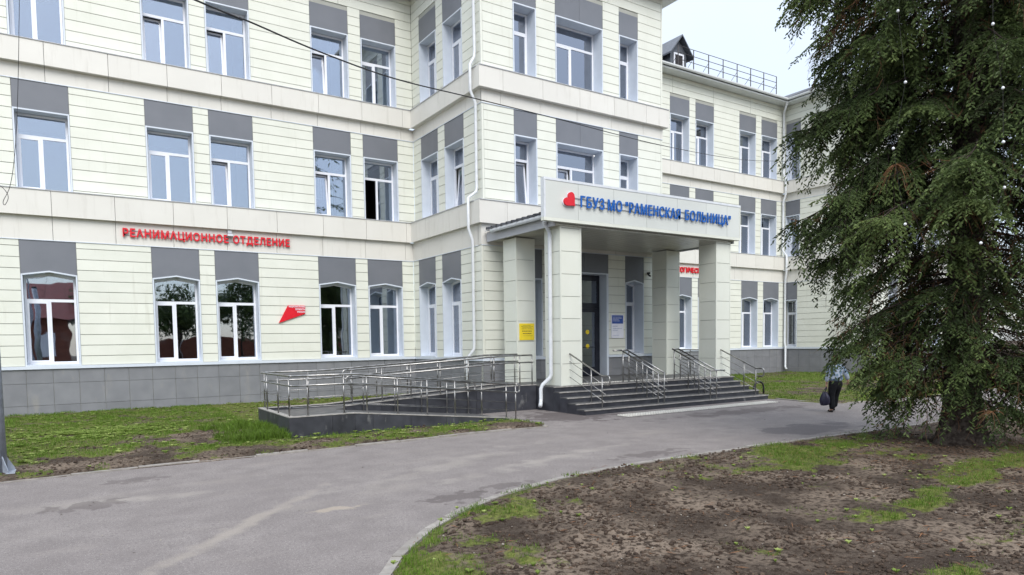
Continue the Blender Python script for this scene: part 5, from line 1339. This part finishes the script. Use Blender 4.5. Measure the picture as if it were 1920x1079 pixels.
# ================================================================== SPRUCE
def spruce():
    TX, TY = 14.25, 6.15; HT = 19.5
    t = thing('spruce_tree', 'tall shaggy spruce with hanging branches reaching almost to the ground at the right', 'tree', (TX, TY, 0))
    # trunk
    nk, ns = 34, 22; V = []
    for i in range(nk):
        z = HT * (i / (nk - 1)) ** 1.25; r = 0.315 * (1 - z / HT) ** 0.75 + 0.012 + 0.26 * math.exp(-z / 0.28)
        for k in range(ns):
            a = 2 * math.pi * k / ns
            rr_ = r * (1 + 0.10 * math.exp(-z / .5) * math.sin(5 * a + 1) + 0.035 * math.sin(11 * a + z * 3) + 0.03 * rng.normal())
            V.append((rr_ * math.cos(a) + 0.05 * math.sin(z * .5), rr_ * math.sin(a), z - 0.08))
    I = np.arange(nk * ns).reshape(nk, ns)
    F = np.stack([I[:-1], np.roll(I[:-1], -1, 1), np.roll(I[1:], -1, 1), I[1:]], -1).reshape(-1, 4)
    bulk('trunk', np.array(V), F, 4, 'bark', t, smooth=True)
    limbs_v, limbs_f = [], []; lb = 0
    def addtube(pts, r0, r1, n=5):
        nonlocal lb
        pts = np.asarray(pts); m = len(pts)
        d = np.gradient(pts, axis=0); d /= np.linalg.norm(d, axis=1)[:, None] + 1e-9
        up = np.tile([0.13, 0.21, 0.97], (m, 1)); a = np.cross(d, up); a /= np.linalg.norm(a, axis=1)[:, None] + 1e-9; c = np.cross(a, d)
        rs = np.linspace(r0, r1, m)[:, None]
        for k in range(n):
            th = 2 * math.pi * k / n
            limbs_v.append(pts + (a * math.cos(th) + c * math.sin(th)) * rs)
        base = lb; II = base + np.arange(n * m).reshape(n, m)
        J = np.roll(II, -1, 0)
        limbs_f.append(np.stack([II[:, :-1], J[:, :-1], J[:, 1:], II[:, 1:]], -1).reshape(-1, 4)); lb += n * m
    tp, td, tl, tt, tn = [], [], [], [], []
    bare = []
    def prof(h):
        if h < 4.8: return 0.70 + 0.42 * h
        if h < 12.5: return 2.62 + 0.02 * (h - 4.8)
        return max(2.8 * (1 - (h - 12.5) / 7.2), 0.25)
    def at(C, sv, v):
        return np.stack([np.interp(v, sv, C[:, q]) for q in range(3)], -1)
    specs = []; h = 1.0; az = 0.4; nl = 0
    while h < HT - 0.3:
        az += 2.39996 + rng.uniform(-.4, .4); vis = h < 10.2
        hq = 0.46 * round(h / 0.46) * 0.72 + 0.28 * h + rng.normal(0, .03)
        L = prof(h) * (0.86 + 0.30 * float(vnoise(np.array([az % 6.2832 * 1.1]), np.array([h * 0.75]), 61, 2, 1.0)[0])) * (rng.uniform(0.75, 1.10) if rng.random() < 0.72 else rng.uniform(0.4, 0.75))
        drop = (0.30 if h < 2.2 else 0.50) * rng.uniform(0.75, 1.2) * (1 if vis else 0.55)
        if hq < 4.6 and math.cos(az - R(203)) > 0.80: L *= 0.55
        specs.append((hq, az, L, drop)); h += 0.036 if vis else 0.13; nl += 1
    # long boughs that stand out of the outline on the path side
    for hh, ad_, L, drop in ((2.9, 150, 2.45, .55), (3.3, 140, 2.3, .6), (2.5, 158, 2.15, .45), (5.0, 146, 3.1, .42), (5.3, 152, 2.8, .45), (6.6, 147, 3.1, .40), (6.9, 154, 2.8, .44), (8.9, 148, 3.3, .32), (9.1, 142, 3.1, .36), (9.3, 156, 3.0, .36), (1.7, 165, 1.7, .3), (1.5, 250, 1.3, .25), (1.6, 290, 1.5, .25)):
        specs.append((hh, R(ad_), L, drop))
    for h, az, L, drop in specs:
        vis = h < 10.2
        m = 16; s = np.linspace(0, 1, m)
        ca, sa = math.cos(az), math.sin(az)
        r_ = L * np.sin(s * 1.35) / math.sin(1.35); zz = h + L * (0.16 * s - drop * 1.25 * s ** 1.9 + drop * 0.40 * s ** 6)
        zz = np.maximum(zz, 0.20 + 0.18 * rng.random() + 0.05 * s)
        side = 0.12 * L * np.sin(s * 2.4 + rng.uniform(0, 6)) * s
        P = np.stack([ca * r_ - sa * side, sa * r_ + ca * side, zz], -1)
        addtube(P, 0.014 + 0.007 * L, 0.005, 5)
        fac = rng.uniform(-0.20, 0.24)
        step = 0.120 if vis else 0.38
        nb = int(L / step)
        deadlimb = rng.random() < 0.09
        for j in range(nb):
            u = 0.20 + 0.80 * (j + 0.7 * rng.random()) / nb
            p = at(P, s, u); dd = at(P, s, min(u + .04, 1)) - at(P, s, u - .04); dd /= np.linalg.norm(dd) + 1e-9
            sg = 1 if j % 2 else -1
            out = np.array([-sa * sg, ca * sg, 0])
            bl = (0.30 + 0.62 * math.sin(math.pi * min(u, .97) ** 1.1) ** 0.8) * rng.uniform(.6, 1.2)
            if u > .9: bl *= .8
            inner = u < 0.42
            hang = rng.random() < (0.6 if inner else 0.42)
            d0 = (out * 0.42 + dd * 0.35 + np.array([0, 0, -0.42])) if hang else (out * 0.72 + dd * 0.72 + np.array([0, 0, 0.02 + 0.12 * rng.normal()]))
            d0 /= np.linalg.norm(d0)
            mb = 8; sb = np.linspace(0, 1, mb); C = p + d0 * bl * sb[:, None] + np.array([0, 0, -1]) * (0.75 if hang else 0.42) * bl * (sb ** 2)[:, None]
            C[:, 2] = np.maximum(C[:, 2], 0.10)
            if h < 5 and u < 0.56 and rng.random() < 0.85: dead = True
            else: dead = deadlimb or (inner and rng.random() < 0.35) or rng.random() < 0.10
            if vis: addtube(C, 0.0065, 0.0016, 3)
            if dead:
                if vis:
                    for _ in range(8):
                        q = at(C, sb, rng.uniform(0.2, 1)); e = d0 * .6 + rng.normal(0, .5, 3) + np.array([0, 0, -0.4]); e /= np.linalg.norm(e)
                        bare.append((q, e, rng.uniform(.06, .26)))
                continue
            # flat drooping spray: short shoots both sides of the side branch, twigs both sides of each shoot
            n2 = max(int(bl / (0.060 if vis else 0.2)), 2)
            bt = fac + rng.normal(0, .09)
            for k in range(n2 + 1):
                v = (k + .5 * rng.random()) / (n2 + 0.2)
                if v > 1: v = 1.0
                q0 = at(C, sb, v); tg = at(C, sb, min(v + .1, 1)) - at(C, sb, v - .1 if v > .1 else 0); tg /= np.linalg.norm(tg) + 1e-9
                sdv = np.cross(tg, np.array([0.1, 0.05, 1.0])); sdv /= np.linalg.norm(sdv) + 1e-9
                sl2 = (0.24 * (1 - 0.62 * v) * rng.uniform(.7, 1.2)) * min(1.0, .5 + bl)
                s3 = (1 if k % 2 else -1)
                e0 = tg * 0.75 + sdv * s3 * 0.72 + np.array([0, 0, -0.16]) + rng.normal(0, .09, 3)
                if k == n2: e0 = tg.copy()
                e0 /= np.linalg.norm(e0)
                nt_ = max(int(sl2 / (0.026 if vis else 0.10)), 2)
                w_ = (np.arange(nt_) + .3 + .5 * rng.random(nt_)) / nt_
                Q = q0 + e0 * sl2 * w_[:, None] + np.array([0, 0, -1]) * 0.35 * sl2 * (w_ ** 2)[:, None]
                s4 = np.cross(e0, np.array([0.05, 0.1, 1.0])); s4 /= np.linalg.norm(s4) + 1e-9
                sgn = np.where(np.arange(nt_) % 2, 1, -1)[:, None]
                D = e0 * 0.75 + s4 * sgn * 0.75 + rng.normal(0, .17, (nt_, 3)) + np.array([0, 0, -0.18])
                D /= np.linalg.norm(D, axis=1)[:, None]
                tp.append(Q); td.append(D); tl.append((0.066 + 0.050 * (1 - w_)) * rng.uniform(.75, 1.25, nt_) * (1 if vis else 2.4))
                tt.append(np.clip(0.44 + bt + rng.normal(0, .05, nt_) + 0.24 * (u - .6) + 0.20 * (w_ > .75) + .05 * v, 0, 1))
                tn.append(np.full(nt_, 1.0 if vis else 2.3))
    TP, TD, TL, TT, TN = map(np.concatenate, (tp, td, tl, tt, tn))
    print('twigs', len(TP), 'limbs', nl)
    # each twig: two crossed kite shaped blades of needles and a few needles standing off
    a = np.cross(TD, rng.normal(0, 1, TD.shape)); a /= np.linalg.norm(a, axis=1)[:, None]; c = np.cross(a, TD)
    w = 0.0150 * TN * rng.uniform(.8, 1.25, len(TP))
    vs_ = []; Ld = TD * TL[:, None]
    for ax in (a, c):
        e = ax * w[:, None]
        vs_ += [TP - Ld * .06, TP + Ld * .5 + e, TP + Ld * 1.03, TP + Ld * .5 - e]
    for q in range(4):
        th = 2 * math.pi * q / 4 + .6; nrm = a * math.cos(th) + c * math.sin(th); f0 = 0.15 + 0.22 * q
        b0 = TP + TD * (TL * f0)[:, None]; o1 = TD * 0.018 * TN[:, None] + nrm * (0.027 * TN)[:, None]
        sdv = np.cross(nrm, TD) * (0.006 * TN)[:, None]
        vs_ += [b0 - sdv, b0 + sdv, b0 + o1]
    V = np.stack(vs_, 1); nv = V.shape[1]
    fl = [(0, 1, 2), (0, 2, 3), (4, 5, 6), (4, 6, 7)] + [(8 + 3 * q, 9 + 3 * q, 10 + 3 * q) for q in range(4)]
    F = (np.arange(len(TP))[:, None, None] * nv + np.array(fl)[None]).reshape(-1, 3)
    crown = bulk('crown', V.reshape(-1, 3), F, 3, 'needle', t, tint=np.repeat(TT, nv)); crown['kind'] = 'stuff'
    # bare twigs
    # the big dead reddish tufts
    V = np.concatenate(limbs_v); F = np.concatenate(limbs_f)
    o = bulk('branches', V, F, 4, 'bark', t); o['kind'] = 'stuff'
    limbs_v.clear(); limbs_f.clear(); lb = 0
    def tuft(c0, n, l, drop):
        for _ in range(n):
            e = rng.normal(0, 1, 3) * np.array([1, 1, .35]); e /= np.linalg.norm(e); ll = l * rng.uniform(.5, 1.15)
            s = np.linspace(0, 1, 6)[:, None]
            addtube(np.array(c0) + e * ll * .6 * s + np.array([0, 0, -1]) * drop * ll * s ** 2 + np.array([0, 0, .3]) * ll * s * .5, 0.006, 0.002, 3)
    cr_ = [(-0.15, -1.9, 7.0, 34, .9, 1.1), (-1.9, -.6, 4.3, 26, .7, .8), (-0.2, -1.2, 3.9, 18, .6, .5), (0.6, -1.7, 2.1, 20, .7, 1.0), (-1.2, -1.6, 6.1, 18, .6, .9), (-2.1, .2, 5.1, 22, .7, .9), (-1.7, -1.2, 0.9, 14, .5, .3)]
    for x, y, z, n, l, d in cr_: tuft((x, y, z), n, l, d)
    for q, e, l in bare:
        addtube([q, q + e * l * .5 + np.array([0, 0, -.01]), q + e * l + np.array([0, 0, -.05 * l])], 0.0034, 0.0014, 3)
    V = np.concatenate(limbs_v); F = np.concatenate(limbs_f)
    o = bulk('dead_branches', V, F, 4, 'twig', t); o['kind'] = 'stuff'
    return t
spruce()
# string of white bulbs hung in the spruce
g = thing('bulb_string', 'strings of small white bulbs hung through the big spruce', 'string lights', (14.25, 6.15, 5.0))
for a0, x0, y0, z0, z1, n in ((0, 11.9, 4.7, 8.3, 3.5, 7), (1, 12.7, 3.5, 8.2, 2.6, 8), (2, 13.5, 3.0, 8.1, 3.0, 7), (3, 11.4, 5.9, 8.4, 4.0, 5), (4, 14.5, 3.0, 8.0, 4.2, 6)):
    pts = []
    for k in range(n):
        p = Vector((x0 + rr.uniform(-.25, .25), y0 + rr.uniform(-.15, .15), z0 + (z1 - z0) * k / (n - 1) + rr.uniform(-.1, .1))); pts.append(p)
        q = MB(); r_ = 0.024
        for i, (rad, dz) in enumerate(((.5, -.9), (1, -.2), (.9, .5), (.35, 1))):
            for j in range(7): q.v.append((r_ * rad * math.cos(j * .8976), r_ * rad * math.sin(j * .8976), r_ * dz))
        for i in range(3):
            for j in range(7): q.f.append((i * 7 + j, i * 7 + (j + 1) % 7, i * 7 + 7 + (j + 1) % 7, i * 7 + 7 + j))
        q.f += [tuple(range(7))[::-1], tuple(range(21, 28))]
        key = 'bulbmesh'
        if key not in _cache: _cache[key] = q.mesh('bulb', 'bulb', True)
        link('bulb', _cache[key], g, tuple(p))
    link('wire', MB().tube(pts, 0.0018, 4).mesh('wire', 'cable'), g, (0, 0, 0))

# ================================================================== WIRES, LAMP POST
cab = [(-4.2, 6.0, 5.9), (1.35, 8.5, 6.02), (1.99, 8.81, 6.06), (3.06, 9.33, 6.1), (4.44, 10.0, 6.23), (6.28, 10.89, 6.55), (9.3, 12.34, 7.07), (16.28, 15.73, 8.27), (26.0, 20.44, 10.2), (37.15, 25.83, 12.8)]
def smooth_line(p, n=6):
    P = [Vector(q) for q in p]; out = []
    for i in range(len(P) - 1):
        a, b, c, d = P[max(i - 1, 0)], P[i], P[i + 1], P[min(i + 2, len(P) - 1)]
        for k in range(n):
            t = k / n; out.append(0.5 * ((2 * b) + (c - a) * t + (2 * a - 5 * b + 4 * c - d) * t * t + (3 * b - a - 3 * c + d) * t ** 3))
    out.append(P[-1]); return out
tag(link('overhead_cable', MB().tube(smooth_line(cab), 0.011, 6).mesh('overhead_cable', 'cable', True)), 'black overhead cable sagging across the front of the building to the far bay', 'cable')
wl = [(-0.36, 14.36, 9.2), (-0.39, 14.36, 8.03), (-0.42, 14.36, 7.45), (-0.45, 14.36, 6.92), (-0.51, 14.36, 6.03), (-0.58, 14.36, 5.32), (-0.66, 14.36, 4.86), (-0.76, 14.36, 4.61), (-0.74, 14.36, 4.55), (-0.69, 14.36, 4.67), (-0.72, 14.36, 4.78), (-0.80, 14.36, 4.86), (-0.9, 14.36, 4.84)]
tag(link('thin_wire', MB().tube(smooth_line(wl), 0.005, 5).mesh('thin_wire', 'cable', True)), 'thin black wire hanging down to the top of the grey post at the left edge', 'wire')
lp = thing('grey_post', 'grey galvanised steel post with a flanged foot at the left edge', 'post', (-1.03, 14.25, 0))
link('shaft', MB().tube([(0, 0, 0.02), (0, 0, 4.88)], [0.135, 0.105], 20).mesh('shaft', 'galv', True), lp, (0, 0, 0), world_loc=False)
link('base_plate', MB().box(-0.24, 0.24, -0.24, 0.24, 0.0, 0.06).mesh('base_plate', 'galv'), lp, (0, 0, 0), world_loc=False)
link('cap', MB().tube([(0, 0, 4.88), (0, 0, 4.95)], [0.115, 0.09], 16).mesh('cap', 'cable'), lp, (0, 0, 0), world_loc=False)
for k in range(4):
    a = k * math.pi / 2 + 0.6
    o = link('gusset', MB().prism([(0.12, 0.055), (0.27, 0.055), (0.27, 0.10), (0.13, 0.34)], -0.006, 0.006, 'y').mesh('gusset', 'galv'), lp, (0, 0, 0), world_loc=False); o.rotation_euler = (0, 0, a)
hm = [(-0.28, 0, -0.02)] + [(-0.28 * math.cos(k * math.pi / 10), 0, 0.22 + 0.24 * math.sin(k * math.pi / 10)) for k in range(11)] + [(0.28, 0, -0.02)]
tag(link('hoop', MB().tube(hm, 0.035, 10).mesh('hoop', 'cable', True), None, (21.6, 16.2, 0.06)), 'low black hoop standing on the grass just right of the entrance steps', 'bollard')

# ================================================================== WOMAN
def skin_obj(name, chains, mat, parent, sub=2):
    """chains: list of [(x,y,z,r),...]; chains may start with an index tuple ('j', chain, i) to branch from"""
    verts, edges, rad, ref = [], [], [], {}
    for ci, ch in enumerate(chains):
        prev = None
        for pi, p in enumerate(ch):
            if p[0] == 'j': prev = ref[(p[1], p[2])]; ref[(ci, pi)] = prev; continue
            verts.append(p[:3]); rad.append(p[3]); i = len(verts) - 1; ref[(ci, pi)] = i
            if prev is not None: edges.append((prev, i))
            prev = i
    me = bpy.data.meshes.new(name); me.from_pydata(verts, edges, [])
    o = bpy.data.objects.new(name, me); col.objects.link(o)
    sk = o.modifiers.new('skin', 'SKIN'); sk.use_smooth_shade = True
    sv = me.skin_vertices[0].data if me.skin_vertices else None
    if sv is None:
        bpy.context.view_layer.objects.active = o
        me.attributes  # skin layer is made by the modifier on evaluation
    for i, r_ in enumerate(rad):
        rr2 = r_ if isinstance(r_, tuple) else (r_, r_)
        me.skin_vertices[0].data[i].radius = rr2
    me.skin_vertices[0].data[0].use_root = True
    sm = o.modifiers.new('sub', 'SUBSURF'); sm.levels = sub; sm.render_levels = sub
    dg = bpy.context.evaluated_depsgraph_get()
    m2 = bpy.data.meshes.new_from_object(o.evaluated_get(dg)); m2.materials.clear(); m2.materials.append(M[mat])
    for p in m2.polygons: p.use_smooth = True
    bpy.data.objects.remove(o)
    q = link(name, m2, parent, (0, 0, 0), world_loc=False)
    return q
def woman():
    # local frame: she faces +y (away from the viewer), x to her right
    t = thing('person', 'woman seen from behind with short auburn hair, floral blouse and black trousers', 'person', (18.38, 11.21, 0.0))
    t.rotation_euler = (0, 0, R(-24))
    body = [[(0, 0, .90, (.17, .12)), (0, 0, 1.08, (.155, .11)), (0, 0.01, 1.25, (.17, .11)), (0, 0.02, 1.33, (.10, .08)), (0, .03, 1.39, .052), (0, .045, 1.46, (.068, .082)), (0, .05, 1.54, (.070, .085)), (0, .045, 1.60, (.045, .05))],
            [('j', 0, 0), (-.095, 0, .80, .095), (-.10, .02, .48, .062), (-.10, -.02, .10, .042), (-.10, .03, .05, .042), (-.10, .13, .035, .035)],
            [('j', 0, 0), (.095, .02, .80, .095), (.09, .13, .50, .062), (.085, .16, .12, .042), (.085, .21, .09, .04), (.09, .30, .055, .034)],
            [('j', 0, 2), (-.17, .01, 1.29, .055), (-.235, -.02, 1.05, .042), (-.25, .04, .84, .030), (-.25, .05, .79, .030)],
            [('j', 0, 2), (.17, .01, 1.29, .055), (.27, -.08, 1.08, .042), (.345, -.06, .90, .030), (.36, -.05, .86, .026)]]
    b = skin_obj('body', body, 'skin', t, 1)
    # five fingers on each hand
    for hx, hy, hz, sx in ((-.25, .05, .785, -1), (.362, -.05, .845, 1)):
        for k in range(4):
            y = hy - .025 + .018 * k
            m = MB().tube([(hx, y, hz), (hx + .008 * sx, y, hz - .035), (hx - .005 * sx, y, hz - .06 - .006 * (k in (1, 2))), (hx - .02 * sx, y, hz - .075)], .0085, 6)
            link('finger', m.mesh('finger', 'skin', True), b, (0, 0, 0), world_loc=False)
        link('thumb', MB().tube([(hx, hy + .025, hz + .015), (hx - .012 * sx, hy + .045, hz - .015), (hx - .018 * sx, hy + .045, hz - .04)], .010, 6).mesh('thumb', 'skin', True), b, (0, 0, 0), world_loc=False)
    skin_obj('trousers', [[(0, 0, .96, (.205, .15)), (0, 0, .86, (.215, .17))], [('j', 0, 1), (-.10, .0, .72, .118), (-.105, .02, .46, .095), (-.105, -.015, .22, .088), (-.105, -.02, .07, .088)],
                          [('j', 0, 1), (.10, .03, .72, .118), (.095, .12, .48, .095), (.09, .15, .26, .088), (.088, .165, .11, .086)]], 'trousers', t, 2)
    skin_obj('blouse', [[(0, 0, .86, (.235, .185)), (0, 0, 1.0, (.225, .17)), (0, .01, 1.15, (.20, .15)), (0, .015, 1.27, (.195, .13)), (0, .025, 1.345, (.11, .09)), (0, .03, 1.375, (.065, .06))],
                        [('j', 0, 3), (-.18, .01, 1.285, .078), (-.245, -.02, 1.06, .070), (-.262, .035, .87, .058)],
                        [('j', 0, 3), (.18, .01, 1.285, .078), (.28, -.085, 1.08, .070), (.345, -.062, .92, .056)]], 'blouse', t, 2)
    skin_obj('hair', [[(0, .005, 1.43, (.060, .045)), (0, .018, 1.49, (.088, .078)), (0, .025, 1.555, (.093, .088)), (0, .03, 1.61, (.068, .07))]], 'hair', t, 2)
    for x, y, z in ((-.10, .05, .035), (.088, .24, .06)):
        skin_obj('shoe', [[(x, y - .09, z, .042), (x, y, z - .002, .045), (x, y + .09, z - .008, .038), (x, y + .13, z - .01, .028)]], 'shoe', t, 1)
    # face
    for sx in (-1, 1):
        link('eye', MB().tube([(sx * .03, .128, 1.53), (sx * .03, .136, 1.53)], .011, 8).mesh('eye', 'cable'), b, (0, 0, 0), world_loc=False)
        link('ear', MB().tube([(sx * .070, .045, 1.50), (sx * .080, .04, 1.53)], .016, 6).mesh('ear', 'skin'), b, (0, 0, 0), world_loc=False)
    link('nose', MB().tube([(0, .13, 1.535), (0, .15, 1.505)], [.007, .013], 6).mesh('nose', 'skin'), b, (0, 0, 0), world_loc=False)
    link('mouth', MB().tube([(-.022, .125, 1.475), (0, .132, 1.473), (.022, .125, 1.475)], .006, 5).mesh('mouth', 'red'), b, (0, 0, 0), world_loc=False)
    # bag held in the left hand
    g = thing('shopping_bag', 'bulging dark navy bag hanging from the left hand of the woman', 'bag', (18.38, 11.21, 0.0)); g.rotation_euler = (0, 0, R(-24))
    skin_obj('bag_body', [[(-.30, .03, .60, (.05, .045)), (-.31, .02, .50, (.12, .10)), (-.315, .02, .36, (.165, .12)), (-.31, .02, .24, (.15, .11)), (-.30, .02, .19, (.10, .08))]], 'bag', g, 2)
    for dy in (-.05, .05):
        link('handle', MB().tube([(-.36, .03 + dy, .54), (-.28, .045 + dy * .3, .68), (-.252, .05, .735), (-.25, .045 + dy * .3, .68), (-.25, .03 + dy, .56)], .008, 6).mesh('handle', 'bag', True), g, (0, 0, 0), world_loc=False)
woman()

# ================================================================== ACROSS THE STREET (seen mirrored in the glass)
def back_tree(label, x, y, h, r, seed, n=5200):
    q = np.random.default_rng(seed); t = thing('street_tree', label, 'tree', (x, y, 0), 'trees across the street')
    link('trunk', MB().tube([(0, 0, 0), (0.1, 0, h * .35), (0, .1, h * .7)], [0.22, 0.16, 0.06], 8).mesh('trunk', 'bark', True), t, (0, 0, 0), world_loc=False)
    k = 26; C = q.normal(0, 1, (k, 3)); C /= np.linalg.norm(C, axis=1)[:, None]; C *= (q.random((k, 1)) ** .4)
    C = C * [r * .8, r * .8, h * .30] + [0, 0, h * .62]
    ci = q.integers(0, k, n); d = q.normal(0, 1, (n, 3)); d /= np.linalg.norm(d, axis=1)[:, None]
    P = C[ci] + d * (r * .38) * q.random((n, 1)) ** .33
    a = q.normal(0, 1, (n, 3)); a /= np.linalg.norm(a, axis=1)[:, None]; c = np.cross(a, d); c /= np.linalg.norm(c, axis=1)[:, None] + 1e-9
    s = 0.16 * q.uniform(.6, 1.3, (n, 1))
    V = np.stack([P - a * s, P + c * s * .6, P + a * s, P - c * s * .6], 1).reshape(-1, 3)
    F = np.arange(n * 4).reshape(-1, 4)
    o = bulk('crown', V, F, 4, 'treeleaf', t, tint=np.repeat(q.random(n), 4)); o['kind'] = 'stuff'
for i, (x, y, h, r) in enumerate(((3, -24, 9.5, 3.4), (9.5, -22, 8.5, 3.2), (16, -25, 10, 3.8), (25, -23, 9, 3.5), (33, -21, 11, 4.0), (42, -24, 9, 3.6), (52, -22, 10, 4.0), (63, -20, 9.5, 3.8), (74, -18, 10, 4.0), (-22, -22, 9, 3.4))):
    back_tree('leafy street tree number %s from the left in the row across the street, seen only in reflections' % ('one', 'two', 'three', 'four', 'five', 'six', 'seven', 'eight', 'nine', 'ten')[i] if False else
              ['leafy street tree right of the mirrored brick house', 'low leafy street tree mirrored in the ward windows', 'broad leafy street tree mirrored in the ward windows', 'leafy tree across the street facing the bay',
               'tallest leafy tree across the street', 'leafy tree across the street facing the entrance', 'wide leafy tree across the street facing the recessed wing', 'leafy tree across the street near the far bay',
               'farthest leafy tree across the street', 'lone leafy tree left of the mirrored brick house'][i], x, y, h, r, 50 + i)
hs = thing('brick_house', 'low red brick house with dark red roof, mirrored in the left windows', 'house', (-8, -30, 0))
link('wall', MB().box(-11, 8.5, 0, 9, 0, 4.6).mesh('wall', 'brick'), hs, (0, 0, 0), world_loc=False)
link('roof', MB().prism([(-0.6, 4.6), (4.5, 8.2), (9.6, 4.6)][::-1], -11.6, 9.1, 'x').mesh('roof', 'redroof'), hs, (0, 0, 0), world_loc=False)
for k in range(6): link('window', MB().box(-9.6 + k * 3.1, -8.2 + k * 3.1, 9.0, 9.06, 1.4, 3.4).mesh('window', 'pvc'), hs, (0, 0, 0), world_loc=False)
fe = thing('filler_fence', 'long brown filler fence added behind the row of trees to darken the window reflections', 'fence', (25, -30.5, 0))  # added fence, closes the bright gap under the tree crowns in ground floor reflections
for k in range(34):
    if -22 < -45 + k * 4.0 < 2: continue
    link('fence_panel', boxmesh(3.9, 0.06, 2.9, 'brick'), fe, (-45 + k * 4.0, -30.5, 0))
    link('fence_post', boxmesh(0.09, 0.10, 3.0, 'sheetgrey'), fe, (-45 + k * 4.0 - 0.095, -30.5, 0))
sl_ = thing('street_lamp', 'tall curved street lamp across the path, mirrored in an upper window', 'lamp', (-2.1, -9.0, 0))
link('pole', MB().tube(smooth_line([(0, 0, 0), (0, 0, 6), (0, 0, 9.3), (0.25, 0, 10.6), (1.0, 0, 11.1), (1.5, 0, 11.2)]), 0.075, 8).mesh('pole', 'galv', True), sl_, (0, 0, 0), world_loc=False)
link('lamp_head', MB().tube([(1.4, 0, 11.2), (1.8, 0, 11.24), (2.3, 0, 11.2)], [0.07, 0.15, 0.08], 8).mesh('lamp_head', 'galv', True), sl_, (0, 0, 0), world_loc=False)
